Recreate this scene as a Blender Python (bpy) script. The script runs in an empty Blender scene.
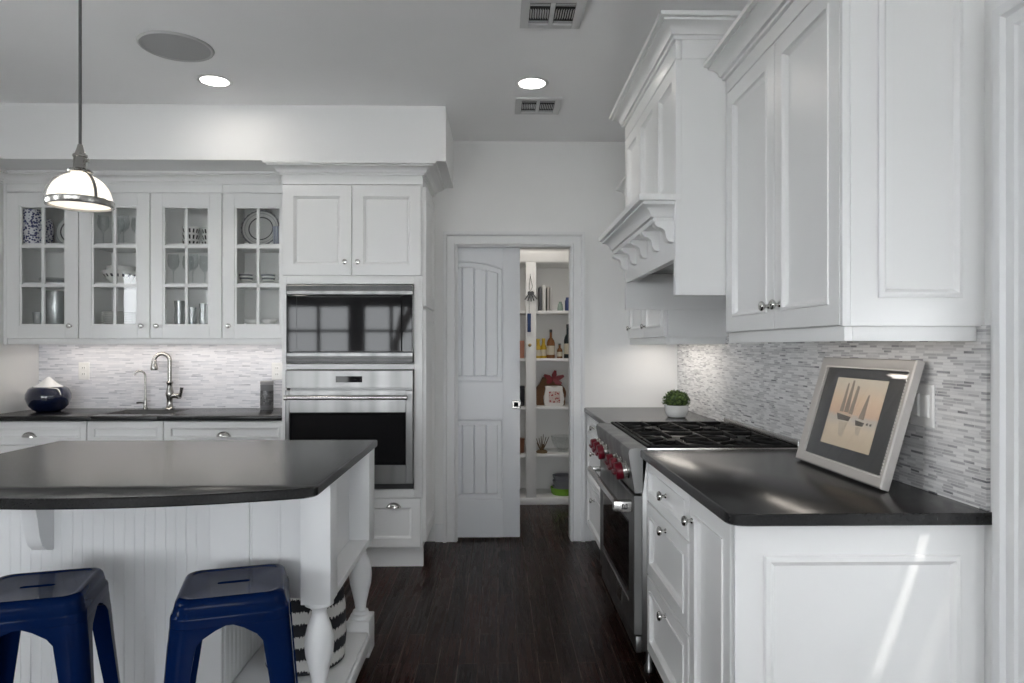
import bpy, bmesh, math, random
from math import pi, sin, cos, tan, atan, sqrt, radians
from mathutils import Vector, Matrix
random.seed(7)
S = bpy.context.scene
COL = S.collection

# ------------------------------------------------------------------ camera
cam_d = bpy.data.cameras.new('camera'); cam = bpy.data.objects.new('camera', cam_d); COL.objects.link(cam)
F = 690.0
cam_d.sensor_width = 36; cam_d.sensor_fit = 'HORIZONTAL'
cam_d.lens = 36 * F / 1024
cam_d.shift_y = (347 - 341.5) / 1024
cam_d.clip_start = 0.05; cam_d.clip_end = 200
cam.location = (0, 0, 1.33)
cam.rotation_euler = (pi / 2, 0, -atan(14 / F))
S.camera = cam

# ------------------------------------------------------------------ world, sun, exposure
S.view_settings.view_transform = 'Standard'; S.view_settings.look = 'None'
S.view_settings.gamma = 1.0; S.view_settings.use_curve_mapping = False
S.view_settings.exposure = 0.68
S.cycles.max_bounces = 16; S.cycles.diffuse_bounces = 10; S.cycles.glossy_bounces = 6; S.cycles.transparent_max_bounces = 24
w = bpy.data.worlds.new('sky'); S.world = w; w.use_nodes = True
bg = w.node_tree.nodes['Background']
bg.inputs[0].default_value = (0.93, 0.965, 1.0, 1)
bg.inputs[1].default_value = 8.6
sun_d = bpy.data.lights.new('sun', 'SUN'); sun = bpy.data.objects.new('sun', sun_d); COL.objects.link(sun)
sun_d.energy = 2.0; sun_d.angle = radians(1.6); sun_d.color = (1, 0.96, 0.9)
SUN_DIR = Vector((-0.36, 1.0, -1.0)).normalized()
sun.rotation_euler = SUN_DIR.to_track_quat('-Z', 'Y').to_euler()

def area(name, loc, sx, sy, power, color=(1, 1, 1), rot=(0, 0, 0), shape='RECTANGLE', portal=False, spread=pi):
    d = bpy.data.lights.new(name, 'AREA'); o = bpy.data.objects.new(name, d); COL.objects.link(o)
    d.shape = shape; d.size = sx; d.size_y = sy; d.energy = power; d.color = color
    o.location = loc; o.rotation_euler = rot
    d.spread = spread
    if portal: d.cycles.is_portal = True
    return o

REAR_Y = -4.2
REAR_WINDOWS = [(-3.8, -2.64), (-2.44, -1.4), (-0.5, 1.05)]
RW_Z = (0.5, 2.1)
for a, b in REAR_WINDOWS:      # daylight entering through the rear windows
    area('window_daylight', ((a + b) / 2, REAR_Y + 0.03, sum(RW_Z) / 2), b - a, RW_Z[1] - RW_Z[0], 60, (1, 1, 1), (-pi / 2 + pi, 0, 0), portal=True)
LEFT_FILL_WINDOWS = [(0.6, 1.4), (2.2, 3.0)]; LW_Z = (1.25, 2.0)
for a, b in LEFT_FILL_WINDOWS:      # added, unseen left-wall windows letting in extra fill daylight
    area('window_daylight', (-3.09, (a + b) / 2, sum(LW_Z) / 2), LW_Z[1] - LW_Z[0], b - a, 60, (1, 1, 1), (0, -pi / 2, 0), portal=True)
WARM = (1.0, 0.93, 0.85)

# ------------------------------------------------------------------ mesh helpers
class MB:
    """collects geometry; build() links it as ONE mesh object"""
    def __init__(s): s.bm = bmesh.new(); s.mi = 0; s.crisp = False
    def _faces(s, fs):
        for f in fs: f.material_index = s.mi
    def box(s, x0, x1, y0, y1, z0, z1, bev=0.0, M=None):
        t = bmesh.new()
        bmesh.ops.create_cube(t, size=1)
        for v in t.verts:
            v.co = Vector(((x0 + x1) / 2 + v.co.x * (x1 - x0), (y0 + y1) / 2 + v.co.y * (y1 - y0), (z0 + z1) / 2 + v.co.z * (z1 - z0)))
        if bev > 0:
            bmesh.ops.bevel(t, geom=list(t.edges), offset=min(bev, .45 * min(abs(x1 - x0), abs(y1 - y0), abs(z1 - z0))), segments=2, affect='EDGES', profile=.5)
        s.merge(t, M); return s
    def merge(s, t, M=None):
        mp = {}
        for v in t.verts: mp[v] = s.bm.verts.new(M @ v.co if M else v.co)
        for f in t.faces:
            try:
                nf = s.bm.faces.new([mp[v] for v in f.verts]); nf.material_index = s.mi
            except ValueError: pass
        t.free()
    def rings(s, rings, cap0=True, cap1=True, closed=True):
        """loft between vertex loops"""
        R = [[s.bm.verts.new(p) for p in r] for r in rings]
        fs = []
        for a, b in zip(R, R[1:]):
            n = len(a)
            for i in range(n if closed else n - 1):
                j = (i + 1) % n
                try: fs.append(s.bm.faces.new((a[i], a[j], b[j], b[i])))
                except ValueError: pass
        if cap0: fs.append(s.bm.faces.new(list(reversed(R[0]))))
        if cap1: fs.append(s.bm.faces.new(R[-1]))
        s._faces(fs); return s
    def lathe(s, prof, n=32, M=None, cap0=False, cap1=False):
        """prof: [(r,z)] about Z"""
        R = []
        for r, z in prof:
            if r < 1e-6: R.append([s.bm.verts.new(M @ Vector((0, 0, z)) if M else (0, 0, z))])
            else:
                R.append([s.bm.verts.new((M @ Vector((r * cos(2 * pi * k / n), r * sin(2 * pi * k / n), z))) if M else (r * cos(2 * pi * k / n), r * sin(2 * pi * k / n), z)) for k in range(n)])
        fs = []
        for a, b in zip(R, R[1:]):
            if len(a) == 1 and len(b) == 1: continue
            for i in range(n):
                j = (i + 1) % n
                if len(a) == 1: fs.append(s.bm.faces.new((a[0], b[j], b[i])))
                elif len(b) == 1: fs.append(s.bm.faces.new((a[i], a[j], b[0])))
                else: fs.append(s.bm.faces.new((a[i], a[j], b[j], b[i])))
        if cap0 and len(R[0]) > 1: fs.append(s.bm.faces.new(list(reversed(R[0]))))
        if cap1 and len(R[-1]) > 1: fs.append(s.bm.faces.new(R[-1]))
        s._faces(fs); return s
    def tube(s, pts, r, n=12, M=None, cap=True):
        pts = [Vector(p) for p in pts]
        rs = r if isinstance(r, (list, tuple)) else [r] * len(pts)
        loops = []; up = None
        for i, p in enumerate(pts):
            d = (pts[min(i + 1, len(pts) - 1)] - pts[max(i - 1, 0)]).normalized()
            if up is None:
                up = Vector((0, 0, 1)) if abs(d.z) < .9 else Vector((1, 0, 0))
            a = d.cross(up).normalized(); up = a.cross(d).normalized()
            lp = [p + rs[i] * (cos(2 * pi * k / n) * a + sin(2 * pi * k / n) * up) for k in range(n)]
            loops.append([M @ q for q in lp] if M else lp)
        return s.rings(loops, cap, cap)
    def prism(s, pts, d, M=None):
        """polygon pts (3d) extruded by vector d"""
        d = Vector(d)
        a = [Vector(p) for p in pts]; b = [p + d for p in a]
        if M: a = [M @ p for p in a]; b = [M @ p for p in b]
        return s.rings([a, b], True, True)
    def sweep(s, path, prof, side=1, z0=0.0):
        """sweep profile (out, z) along a horizontal XY path with mitres; closed ends"""
        P = [Vector((p[0], p[1])) for p in path]; loops = []
        for i, p in enumerate(P):
            ns = []
            if i > 0: d = (P[i] - P[i - 1]).normalized(); ns.append(Vector((d.y, -d.x)) * side)
            if i < len(P) - 1: d = (P[i + 1] - P[i]).normalized(); ns.append(Vector((d.y, -d.x)) * side)
            if len(ns) == 2:
                m = (ns[0] + ns[1]).normalized(); m = m / max(.2, m.dot(ns[0]))
            else: m = ns[0]
            loops.append([(p.x + m.x * o, p.y + m.y * o, z0 + z) for o, z in prof])
        return s.rings(loops, True, True)
    def panel(s, fr, u0, u1, v0, v1, rings, back):
        """slab with concentric rectangular steps; fr(u,v,n)->xyz ; rings [(inset, depth n)]; back = n of the back"""
        s.crisp = True
        L = [[fr(u0, v0, back), fr(u1, v0, back), fr(u1, v1, back), fr(u0, v1, back)]]
        for ins, n in rings:
            L.append([fr(u0 + ins, v0 + ins, n), fr(u1 - ins, v0 + ins, n), fr(u1 - ins, v1 - ins, n), fr(u0 + ins, v1 - ins, n)])
        return s.rings(L, True, True)
    def build(s, name, mats, parent=None, local=False, smooth=40, origin=None):
        bm = s.bm
        bmesh.ops.remove_doubles(bm, verts=bm.verts, dist=1e-6)
        bmesh.ops.recalc_face_normals(bm, faces=bm.faces)
        if smooth:
            for f in bm.faces: f.smooth = True
            lim = radians(min(smooth, 18) if s.crisp else smooth)
            for e in bm.edges:
                if len(e.link_faces) != 2 or e.calc_face_angle(4) > lim: e.smooth = False
        off = Vector((0, 0, 0))
        if not local:
            if parent is not None: off = world_loc(parent)
            elif origin is None and len(bm.verts):
                xs = [v.co.x for v in bm.verts]; ys = [v.co.y for v in bm.verts]; zs = [v.co.z for v in bm.verts]
                off = Vector(((min(xs) + max(xs)) / 2, (min(ys) + max(ys)) / 2, min(zs)))
            elif origin is not None: off = Vector(origin)
            if off.length > 0: bmesh.ops.translate(bm, verts=bm.verts, vec=-off)
        me = bpy.data.meshes.new(name); bm.to_mesh(me); bm.free()
        for m in (mats if isinstance(mats, (list, tuple)) else [mats]): me.materials.append(m)
        o = bpy.data.objects.new(name, me); COL.objects.link(o)
        if parent is not None: o.parent = parent
        elif not local: o.location = off
        return o

def world_loc(o):
    v = Vector((0, 0, 0))
    while o is not None: v += o.location; o = o.parent
    return v
def tag(o, label, cat, group=None):
    o['label'] = label; o['category'] = cat
    if group: o['group'] = group
    return o
def struct(o): o['kind'] = 'structure'; return o
def thing(name, label, cat, loc=(0, 0, 0), rz=0, group=None):
    o = bpy.data.objects.new(name, None); COL.objects.link(o); o.empty_display_size = .05
    o.location = loc; o.rotation_euler = (0, 0, rz)
    return tag(o, label, cat, group)
def copy_tree(o, parent=None):
    c = o.copy(); COL.objects.link(c)
    if parent: c.parent = parent
    for ch in list(o.children):
        copy_tree(ch, c)
    return c
def front(Y): return lambda u, v, n: Vector((u, Y - n, v))        # faces the camera (-Y)
def faceL(X): return lambda u, v, n: Vector((X - n, u, v))        # faces -X
def faceR(X): return lambda u, v, n: Vector((X + n, u, v))        # faces +X
def T(x, y, z): return Matrix.Translation((x, y, z))
def RX(a): return Matrix.Rotation(a, 4, 'X')
def RY(a): return Matrix.Rotation(a, 4, 'Y')
def RZ(a): return Matrix.Rotation(a, 4, 'Z')

# ------------------------------------------------------------------ materials
def mat(name, color, rough=.5, metal=0., **k):
    m = bpy.data.materials.new(name); m.use_nodes = True
    b = m.node_tree.nodes['Principled BSDF']
    b.inputs['Base Color'].default_value = (*color, 1); b.inputs['Roughness'].default_value = rough; b.inputs['Metallic'].default_value = metal
    if 'coat' in k: b.inputs['Coat Weight'].default_value = k['coat']; b.inputs['Coat Roughness'].default_value = k.get('coat_rough', .05)
    if 'emit' in k:
        b.inputs['Emission Color'].default_value = (*k.get('emit_color', color), 1); b.inputs['Emission Strength'].default_value = k['emit']
    if 'spec' in k: b.inputs['Specular IOR Level'].default_value = k['spec']
    return m
def nd(m, t, **k):
    n = m.node_tree.nodes.new(t)
    for a, v in k.items(): setattr(n, a, v)
    return n
def lk(m, a, b): m.node_tree.links.new(a, b)
def bsdf(m): return m.node_tree.nodes['Principled BSDF']
def ramp(m, stops, interp='LINEAR'):
    r = nd(m, 'ShaderNodeValToRGB'); cr = r.color_ramp; cr.interpolation = interp
    while len(cr.elements) > 1: cr.elements.remove(cr.elements[-1])
    cr.elements[0].position = stops[0][0]; cr.elements[0].color = (*stops[0][1], 1)
    for p, c in stops[1:]:
        e = cr.elements.new(p); e.color = (*c, 1)
    return r
def add_bump(m, src, strength, dist):
    bp = nd(m, 'ShaderNodeBump'); bp.inputs['Strength'].default_value = strength; bp.inputs['Distance'].default_value = dist
    lk(m, src, bp.inputs['Height']); lk(m, bp.outputs[0], bsdf(m).inputs['Normal'])

def subtle(name, color, rough, scale=6, amt=.03, bump=0.0):
    """painted surface with faint procedural variation"""
    m = mat(name, color, rough)
    tc = nd(m, 'ShaderNodeNewGeometry'); nz = nd(m, 'ShaderNodeTexNoise'); nz.inputs['Scale'].default_value = scale; nz.inputs['Detail'].default_value = 3
    lk(m, tc.outputs['Position'], nz.inputs['Vector'])
    r = ramp(m, [(.3, tuple(c * (1 - amt) for c in color)), (.7, tuple(min(1, c * (1 + amt)) for c in color))])
    lk(m, nz.outputs['Fac'], r.inputs[0]); lk(m, r.outputs[0], bsdf(m).inputs['Base Color'])
    if bump:
        n2 = nd(m, 'ShaderNodeTexNoise'); n2.inputs['Scale'].default_value = 220; lk(m, tc.outputs['Position'], n2.inputs['Vector'])
        add_bump(m, n2.outputs['Fac'], bump, .001)
    return m
CAB = subtle('white_cabinet_paint', (.82, .82, .815), .32, 3, .01)
CABIN = subtle('cabinet_interior', (.86, .86, .85), .5, 3, .01)
ISL = subtle('white_island_paint', (.80, .81, .82), .35, 3, .01)
WALL = subtle('wall_paint', (.82, .82, .815), .75, 3, .015, .1)
CEIL = subtle('ceiling_paint', (.92, .92, .925), .85, 2, .015, .1)
SOF = subtle('soffit_paint', (.83, .83, .83), .75, 2, .01, .1)
TRIM = subtle('trim_paint', (.76, .765, .77), .38, 3, .01)
DARKGAP = mat('dark_gap', (.02, .02, .02), .8)
CHROME = mat('polished_nickel', (.55, .54, .52), .12, 1)
NICKEL = mat('brushed_nickel', (.40, .39, .37), .22, 1)
BLACKGLASS = mat('black_glass', (.006, .006, .007), .04, 0, spec=.22)
BLACKIRON = mat('cast_iron', (.009, .009, .0095), .6, 0, spec=.2)
BLACKPL = mat('black_plastic', (.015, .015, .016), .4)
WHITEPL = mat('white_plastic', (.8, .8, .79), .35)
CHINA = mat('white_china', (.82, .82, .80), .15)
RED = mat('red_knob', (.11, .002, .010), .35, 0, spec=.3)
NAVY = mat('navy_gloss_paint', (.0018, .010, .050), .12, 0, spec=.06)
NAVYGLAZE = mat('navy_glaze', (.003, .008, .035), .08, 0, coat=1)
CORD = mat('grey_cord', (.10, .10, .10), .6)
OPAL = mat('opal_glass', (.9, .88, .82), .25, 0, emit=.6, emit_color=(1, .92, .80))
LED = mat('led_strip', (1, .9, .8), .5, 0, emit=5, emit_color=(1, .88, .75))
DOWN = mat('downlight_lens', (1, 1, 1), .5, 0, emit=14, emit_color=(1, .95, .88))

def steel_mat():
    m = mat('brushed_steel', (.25, .25, .247), .4, 1)
    g = nd(m, 'ShaderNodeNewGeometry'); mp = nd(m, 'ShaderNodeMapping'); mp.inputs['Scale'].default_value = (2, 2, 900)
    nz = nd(m, 'ShaderNodeTexNoise'); nz.inputs['Scale'].default_value = 2
    lk(m, g.outputs['Position'], mp.inputs[0]); lk(m, mp.outputs[0], nz.inputs['Vector'])
    r = ramp(m, [(.3, (.34,) * 3), (.7, (.38,) * 3)]); lk(m, nz.outputs['Fac'], r.inputs[0]); lk(m, r.outputs[0], bsdf(m).inputs['Roughness'])
    m2 = nd(m, 'ShaderNodeMapping'); m2.inputs['Scale'].default_value = (9, 9, .6); n2 = nd(m, 'ShaderNodeTexNoise'); n2.inputs['Scale'].default_value = 1
    lk(m, g.outputs['Position'], m2.inputs[0]); lk(m, m2.outputs[0], n2.inputs['Vector'])
    c2 = ramp(m, [(.3, (.17, .17, .17)), (.7, (.31, .31, .305))]); lk(m, n2.outputs['Fac'], c2.inputs[0]); lk(m, c2.outputs[0], bsdf(m).inputs['Base Color'])
    return m
STEEL = steel_mat()
HANDLE = mat('handle_steel', (.55, .54, .53), .25, 1)
DSTEEL = mat('dark_steel', (.22, .22, .22), .32, 1)

def granite():
    m = mat('black_leathered_granite', (.012, .012, .013), .26, 0, spec=.36)
    g = nd(m, 'ShaderNodeNewGeometry'); nz = nd(m, 'ShaderNodeTexNoise'); nz.inputs['Scale'].default_value = 160; nz.inputs['Detail'].default_value = 4
    lk(m, g.outputs['Position'], nz.inputs['Vector'])
    r = ramp(m, [(.35, (.010, .010, .0105)), (.62, (.016, .016, .0165)), (.80, (.028, .028, .029))]); lk(m, nz.outputs['Fac'], r.inputs[0]); lk(m, r.outputs[0], bsdf(m).inputs['Base Color'])
    r2 = ramp(m, [(.3, (.20,) * 3), (.7, (.27,) * 3)]); lk(m, nz.outputs['Fac'], r2.inputs[0]); lk(m, r2.outputs[0], bsdf(m).inputs['Roughness'])
    add_bump(m, nz.outputs['Fac'], .02, .0015)
    return m
GRANITE = granite()

def planks():
    m = mat('dark_walnut_planks', (.02, .012, .01), .28, 0, spec=.10)
    g = nd(m, 'ShaderNodeNewGeometry'); sx = nd(m, 'ShaderNodeSeparateXYZ'); cb = nd(m, 'ShaderNodeCombineXYZ')
    lk(m, g.outputs['Position'], sx.inputs[0]); lk(m, sx.outputs['Y'], cb.inputs['X']); lk(m, sx.outputs['X'], cb.inputs['Y'])
    br = nd(m, 'ShaderNodeTexBrick'); br.offset = .37; br.offset_frequency = 2
    br.inputs['Color1'].default_value = (0, 0, 0, 1); br.inputs['Color2'].default_value = (1, 1, 1, 1); br.inputs['Mortar'].default_value = (.5, .5, .5, 1)
    br.inputs['Scale'].default_value = 1; br.inputs['Mortar Size'].default_value = .0019; br.inputs['Brick Width'].default_value = .8; br.inputs['Row Height'].default_value = .084
    lk(m, cb.outputs[0], br.inputs['Vector'])
    mp = nd(m, 'ShaderNodeMapping'); mp.inputs['Scale'].default_value = (2.2, 40, 1)
    lk(m, cb.outputs[0], mp.inputs[0])
    nz = nd(m, 'ShaderNodeTexNoise'); nz.inputs['Scale'].default_value = 1.6; nz.inputs['Detail'].default_value = 5; lk(m, mp.outputs[0], nz.inputs['Vector'])
    mx = nd(m, 'ShaderNodeMath', operation='ADD'); ml = nd(m, 'ShaderNodeMath', operation='MULTIPLY'); ml.inputs[1].default_value = .8
    lk(m, br.outputs['Color'], ml.inputs[0]); lk(m, ml.outputs[0], mx.inputs[0])
    ml2 = nd(m, 'ShaderNodeMath', operation='MULTIPLY'); ml2.inputs[1].default_value = .22; lk(m, nz.outputs['Fac'], ml2.inputs[0]); lk(m, ml2.outputs[0], mx.inputs[1])
    r = ramp(m, [(.1, (.011, .0055, .0045)), (.5, (.019, .0085, .0066)), (.95, (.036, .014, .0105))]); lk(m, mx.outputs[0], r.inputs[0])
    mm = nd(m, 'ShaderNodeMix', data_type='RGBA'); lk(m, br.outputs['Fac'], mm.inputs[0]); lk(m, r.outputs[0], mm.inputs[6]); mm.inputs[7].default_value = (.085, .065, .055, 1)
    lk(m, mm.outputs[2], bsdf(m).inputs['Base Color'])
    r2 = ramp(m, [(.3, (.25,) * 3), (.7, (.30,) * 3)]); lk(m, nz.outputs['Fac'], r2.inputs[0]); lk(m, r2.outputs[0], bsdf(m).inputs['Roughness'])
    add_bump(m, nz.outputs['Fac'], .01, .001)
    return m
PLANKS = planks()

def mosaic(name, ax, lo, mid, hi, mortar, row=.0100, width=.085):
    m = mat(name, mid, .22)
    g = nd(m, 'ShaderNodeNewGeometry'); sx = nd(m, 'ShaderNodeSeparateXYZ'); cb = nd(m, 'ShaderNodeCombineXYZ')
    lk(m, g.outputs['Position'], sx.inputs[0]); lk(m, sx.outputs[ax], cb.inputs['X']); lk(m, sx.outputs['Z'], cb.inputs['Y'])
    br = nd(m, 'ShaderNodeTexBrick'); br.offset = .41; br.offset_frequency = 3; br.squash = .7; br.squash_frequency = 2
    br.inputs['Color1'].default_value = (0, 0, 0, 1); br.inputs['Color2'].default_value = (1, 1, 1, 1); br.inputs['Mortar'].default_value = (.5, .5, .5, 1)
    br.inputs['Scale'].default_value = 1; br.inputs['Mortar Size'].default_value = .0009; br.inputs['Brick Width'].default_value = width; br.inputs['Row Height'].default_value = row
    lk(m, cb.outputs[0], br.inputs['Vector'])
    mp = nd(m, 'ShaderNodeMapping'); mp.inputs['Scale'].default_value = (9, 70, 1); lk(m, cb.outputs[0], mp.inputs[0])
    nz = nd(m, 'ShaderNodeTexNoise'); nz.inputs['Scale'].default_value = 1; nz.inputs['Detail'].default_value = 3; lk(m, mp.outputs[0], nz.inputs['Vector'])
    ad = nd(m, 'ShaderNodeMath', operation='MULTIPLY_ADD'); ad.inputs[1].default_value = .62; 
    ml = nd(m, 'ShaderNodeMath', operation='MULTIPLY'); ml.inputs[1].default_value = .5; lk(m, nz.outputs['Fac'], ml.inputs[0])
    lk(m, br.outputs['Color'], ad.inputs[0]); lk(m, ml.outputs[0], ad.inputs[2])
    r = ramp(m, [(.14, lo), (.32, mid), (.55, tuple((a + b) / 2 for a, b in zip(mid, hi))), (.72, hi)]); lk(m, ad.outputs[0], r.inputs[0])
    mm = nd(m, 'ShaderNodeMix', data_type='RGBA'); lk(m, br.outputs['Fac'], mm.inputs[0]); lk(m, r.outputs[0], mm.inputs[6]); mm.inputs[7].default_value = (*mortar, 1)
    lk(m, mm.outputs[2], bsdf(m).inputs['Base Color'])
    inv = nd(m, 'ShaderNodeMath', operation='SUBTRACT'); inv.inputs[0].default_value = 1; lk(m, br.outputs['Fac'], inv.inputs[1])
    add_bump(m, inv.outputs[0], .3, .001)
    return m
TILE_BACK = mosaic('pale_marble_mosaic', 'X', (.30, .31, .36), (.64, .65, .70), (.80, .80, .84), (.72, .72, .75), .0098, .08)
TILE_SIDE = mosaic('grey_marble_mosaic', 'Y', (.07, .075, .085), (.46, .46, .475), (.78, .78, .78), (.70, .70, .70), .0080, .060)

def glass_mat(name, tint=(1, 1, 1), rough=.01, base=.035, top=.9):
    """clear + mirror, blended by Schlick's law on the true angle of view to the surface"""
    m = bpy.data.materials.new(name); m.use_nodes = True; nt = m.node_tree; nt.nodes.clear()
    out = nd(m, 'ShaderNodeOutputMaterial'); mix = nd(m, 'ShaderNodeMixShader'); tr = nd(m, 'ShaderNodeBsdfTransparent'); gl = nd(m, 'ShaderNodeBsdfGlossy'); lw = nd(m, 'ShaderNodeLayerWeight')
    lw.inputs[0].default_value = .5
    tr.inputs[0].default_value = (*tint, 1); gl.inputs['Roughness'].default_value = rough
    p = nd(m, 'ShaderNodeMath', operation='POWER'); p.inputs[1].default_value = 5; lk(m, lw.outputs['Facing'], p.inputs[0])
    ad = nd(m, 'ShaderNodeMath', operation='MULTIPLY_ADD'); ad.inputs[1].default_value = top - base; ad.inputs[2].default_value = base
    lk(m, p.outputs[0], ad.inputs[0]); lk(m, ad.outputs[0], mix.inputs[0])
    lk(m, tr.outputs[0], mix.inputs[1]); lk(m, gl.outputs[0], mix.inputs[2]); lk(m, mix.outputs[0], out.inputs[0])
    return m
PANE = glass_mat('window_pane_glass', (.985, .99, .99), .01, .03)
GLASSWARE = glass_mat('clear_glassware', (.95, .96, .96), .03, .07)

def voro(name, c1, c2, scale, thr=.5, rough=.2):
    m = mat(name, c1, rough)
    tc = nd(m, 'ShaderNodeTexCoord'); nz = nd(m, 'ShaderNodeTexVoronoi'); nz.inputs['Scale'].default_value = scale
    lk(m, tc.outputs['Object'], nz.inputs['Vector'])
    r = ramp(m, [(thr - .04, c1), (thr + .04, c2)]); lk(m, nz.outputs['Distance'], r.inputs[0]); lk(m, r.outputs[0], bsdf(m).inputs['Base Color'])
    return m
BLUEWHITE = voro('blue_and_white_ceramic', (.01, .02, .14), (.75, .76, .8), 75, .46, .2)
FOLIAGE = voro('clipped_foliage', (.10, .16, .035), (.02, .045, .008), 60, .5, .7)

def basket_mat():
    m = mat('black_and_white_weave', (.7, .7, .68), .8)
    tc = nd(m, 'ShaderNodeTexCoord'); sp = nd(m, 'ShaderNodeSeparateXYZ'); lk(m, tc.outputs['Object'], sp.inputs[0])
    at = nd(m, 'ShaderNodeMath', operation='ARCTAN2'); lk(m, sp.outputs['Y'], at.inputs[0]); lk(m, sp.outputs['X'], at.inputs[1])
    cb = nd(m, 'ShaderNodeCombineXYZ'); mu = nd(m, 'ShaderNodeMath', operation='MULTIPLY'); mu.inputs[1].default_value = 7; lk(m, at.outputs[0], mu.inputs[0]); lk(m, mu.outputs[0], cb.inputs['X'])
    nz = nd(m, 'ShaderNodeTexNoise'); nz.inputs['Scale'].default_value = 2.6; nz.inputs['Detail'].default_value = 2; lk(m, cb.outputs[0], nz.inputs['Vector'])
    a = nd(m, 'ShaderNodeMath', operation='MULTIPLY_ADD'); a.inputs[1].default_value = .05; lk(m, nz.outputs['Fac'], a.inputs[0]); lk(m, sp.outputs['Z'], a.inputs[2])
    b = nd(m, 'ShaderNodeMath', operation='MULTIPLY'); b.inputs[1].default_value = 1 / .088; lk(m, a.outputs[0], b.inputs[0])
    f = nd(m, 'ShaderNodeMath', operation='FRACT'); lk(m, b.outputs[0], f.inputs[0])
    r = ramp(m, [(.0, (.012, .013, .018)), (.48, (.012, .013, .018)), (.52, (.62, .62, .60)), (1, (.62, .62, .60))], 'CONSTANT'); lk(m, f.outputs[0], r.inputs[0]); lk(m, r.outputs[0], bsdf(m).inputs['Base Color'])
    return m
WEAVE = basket_mat()

def banded(name, c1, c2, period, duty=.5, axis='Z', rough=.3):
    m = mat(name, c1, rough)
    tc = nd(m, 'ShaderNodeTexCoord'); sp = nd(m, 'ShaderNodeSeparateXYZ'); lk(m, tc.outputs['Object'], sp.inputs[0])
    b = nd(m, 'ShaderNodeMath', operation='MULTIPLY'); b.inputs[1].default_value = 1 / period; lk(m, sp.outputs[axis], b.inputs[0])
    f = nd(m, 'ShaderNodeMath', operation='FRACT'); lk(m, b.outputs[0], f.inputs[0])
    r = ramp(m, [(0, c1), (duty, c2)], 'CONSTANT'); lk(m, f.outputs[0], r.inputs[0]); lk(m, r.outputs[0], bsdf(m).inputs['Base Color'])
    return m
def dotted(name, c1, c2, rows, cols, z0, z1, rough=.2):
    """pattern of dashes round a pot: object Z between z0 and z1"""
    m = mat(name, c1, rough)
    tc = nd(m, 'ShaderNodeTexCoord'); sp = nd(m, 'ShaderNodeSeparateXYZ'); lk(m, tc.outputs['Object'], sp.inputs[0])
    at = nd(m, 'ShaderNodeMath', operation='ARCTAN2'); lk(m, sp.outputs['Y'], at.inputs[0]); lk(m, sp.outputs['X'], at.inputs[1])
    s1 = nd(m, 'ShaderNodeMath', operation='MULTIPLY'); s1.inputs[1].default_value = cols; lk(m, at.outputs[0], s1.inputs[0])
    s2 = nd(m, 'ShaderNodeMath', operation='SINE'); lk(m, s1.outputs[0], s2.inputs[0])
    mr = nd(m, 'ShaderNodeMapRange'); mr.inputs[1].default_value = z0; mr.inputs[2].default_value = z1; mr.inputs[3].default_value = 0; mr.inputs[4].default_value = rows * 2 * pi; mr.clamp = True
    lk(m, sp.outputs['Z'], mr.inputs[0])
    s3 = nd(m, 'ShaderNodeMath', operation='SINE'); lk(m, mr.outputs[0], s3.inputs[0])
    mn = nd(m, 'ShaderNodeMath', operation='MINIMUM'); lk(m, s2.outputs[0], mn.inputs[0]); lk(m, s3.outputs[0], mn.inputs[1])
    gt = nd(m, 'ShaderNodeMath', operation='GREATER_THAN'); gt.inputs[1].default_value = .15; lk(m, mn.outputs[0], gt.inputs[0])
    mm = nd(m, 'ShaderNodeMix', data_type='RGBA'); lk(m, gt.outputs[0], mm.inputs[0]); mm.inputs[6].default_value = (*c1, 1); mm.inputs[7].default_value = (*c2, 1); lk(m, mm.outputs[2], bsdf(m).inputs['Base Color'])
    return m

# ================================================================== THE ROOM
XL, XR, YB, ZC = -3.10, 1.245, 4.73, 2.74
# floor (also the pantry)
struct(MB().box(-4.6, 1.36, REAR_Y - .1, 6.3, -.06, 0).build('floor', PLANKS))
struct(MB().box(-4.6, 1.36, REAR_Y - .1, 6.3, ZC, ZC + .08).build('ceiling', CEIL))
b = MB(); ys = -1.0
for a, c in LEFT_FILL_WINDOWS:
    b.box(XL - .12, XL, ys, a, 0, ZC); b.box(XL - .12, XL, a, c, 0, LW_Z[0]); b.box(XL - .12, XL, a, c, LW_Z[1], ZC); ys = c
b.box(XL - .12, XL, ys, 6.3, 0, ZC); b.box(-4.6, XL - .12, -1.0, -.9, 0, ZC); struct(b.build('wall_left', WALL))
struct(MB().box(-4.7, -4.6, REAR_Y, -.9, 0, ZC).build('wall_far_left', WALL))
# back wall with pocket doorway
OX0, OX1, OZ = -.281, .501, 2.022
b = MB()
for y0, y1 in ((YB, YB + .03), (YB + .085, YB + .115)):
    b.box(XL, OX0, y0, y1, 0, ZC); b.box(OX1, XR, y0, y1, 0, ZC); b.box(OX0, OX1, y0, y1, OZ, ZC)
b.box(OX1, OX1 + .02, YB + .03, YB + .085, 0, OZ)
struct(b.build('wall_back', WALL))
# right wall with a glazed doorway close to the camera
DY0, DY1, DZ = .62, 1.575, 2.06
b = MB()
b.box(XR, XR + .12, REAR_Y, DY0, 0, ZC); b.box(XR, XR + .12, DY1, 6.3, 0, ZC); b.box(XR, XR + .12, DY0, DY1, DZ, ZC)
struct(b.build('wall_right', WALL))
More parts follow.
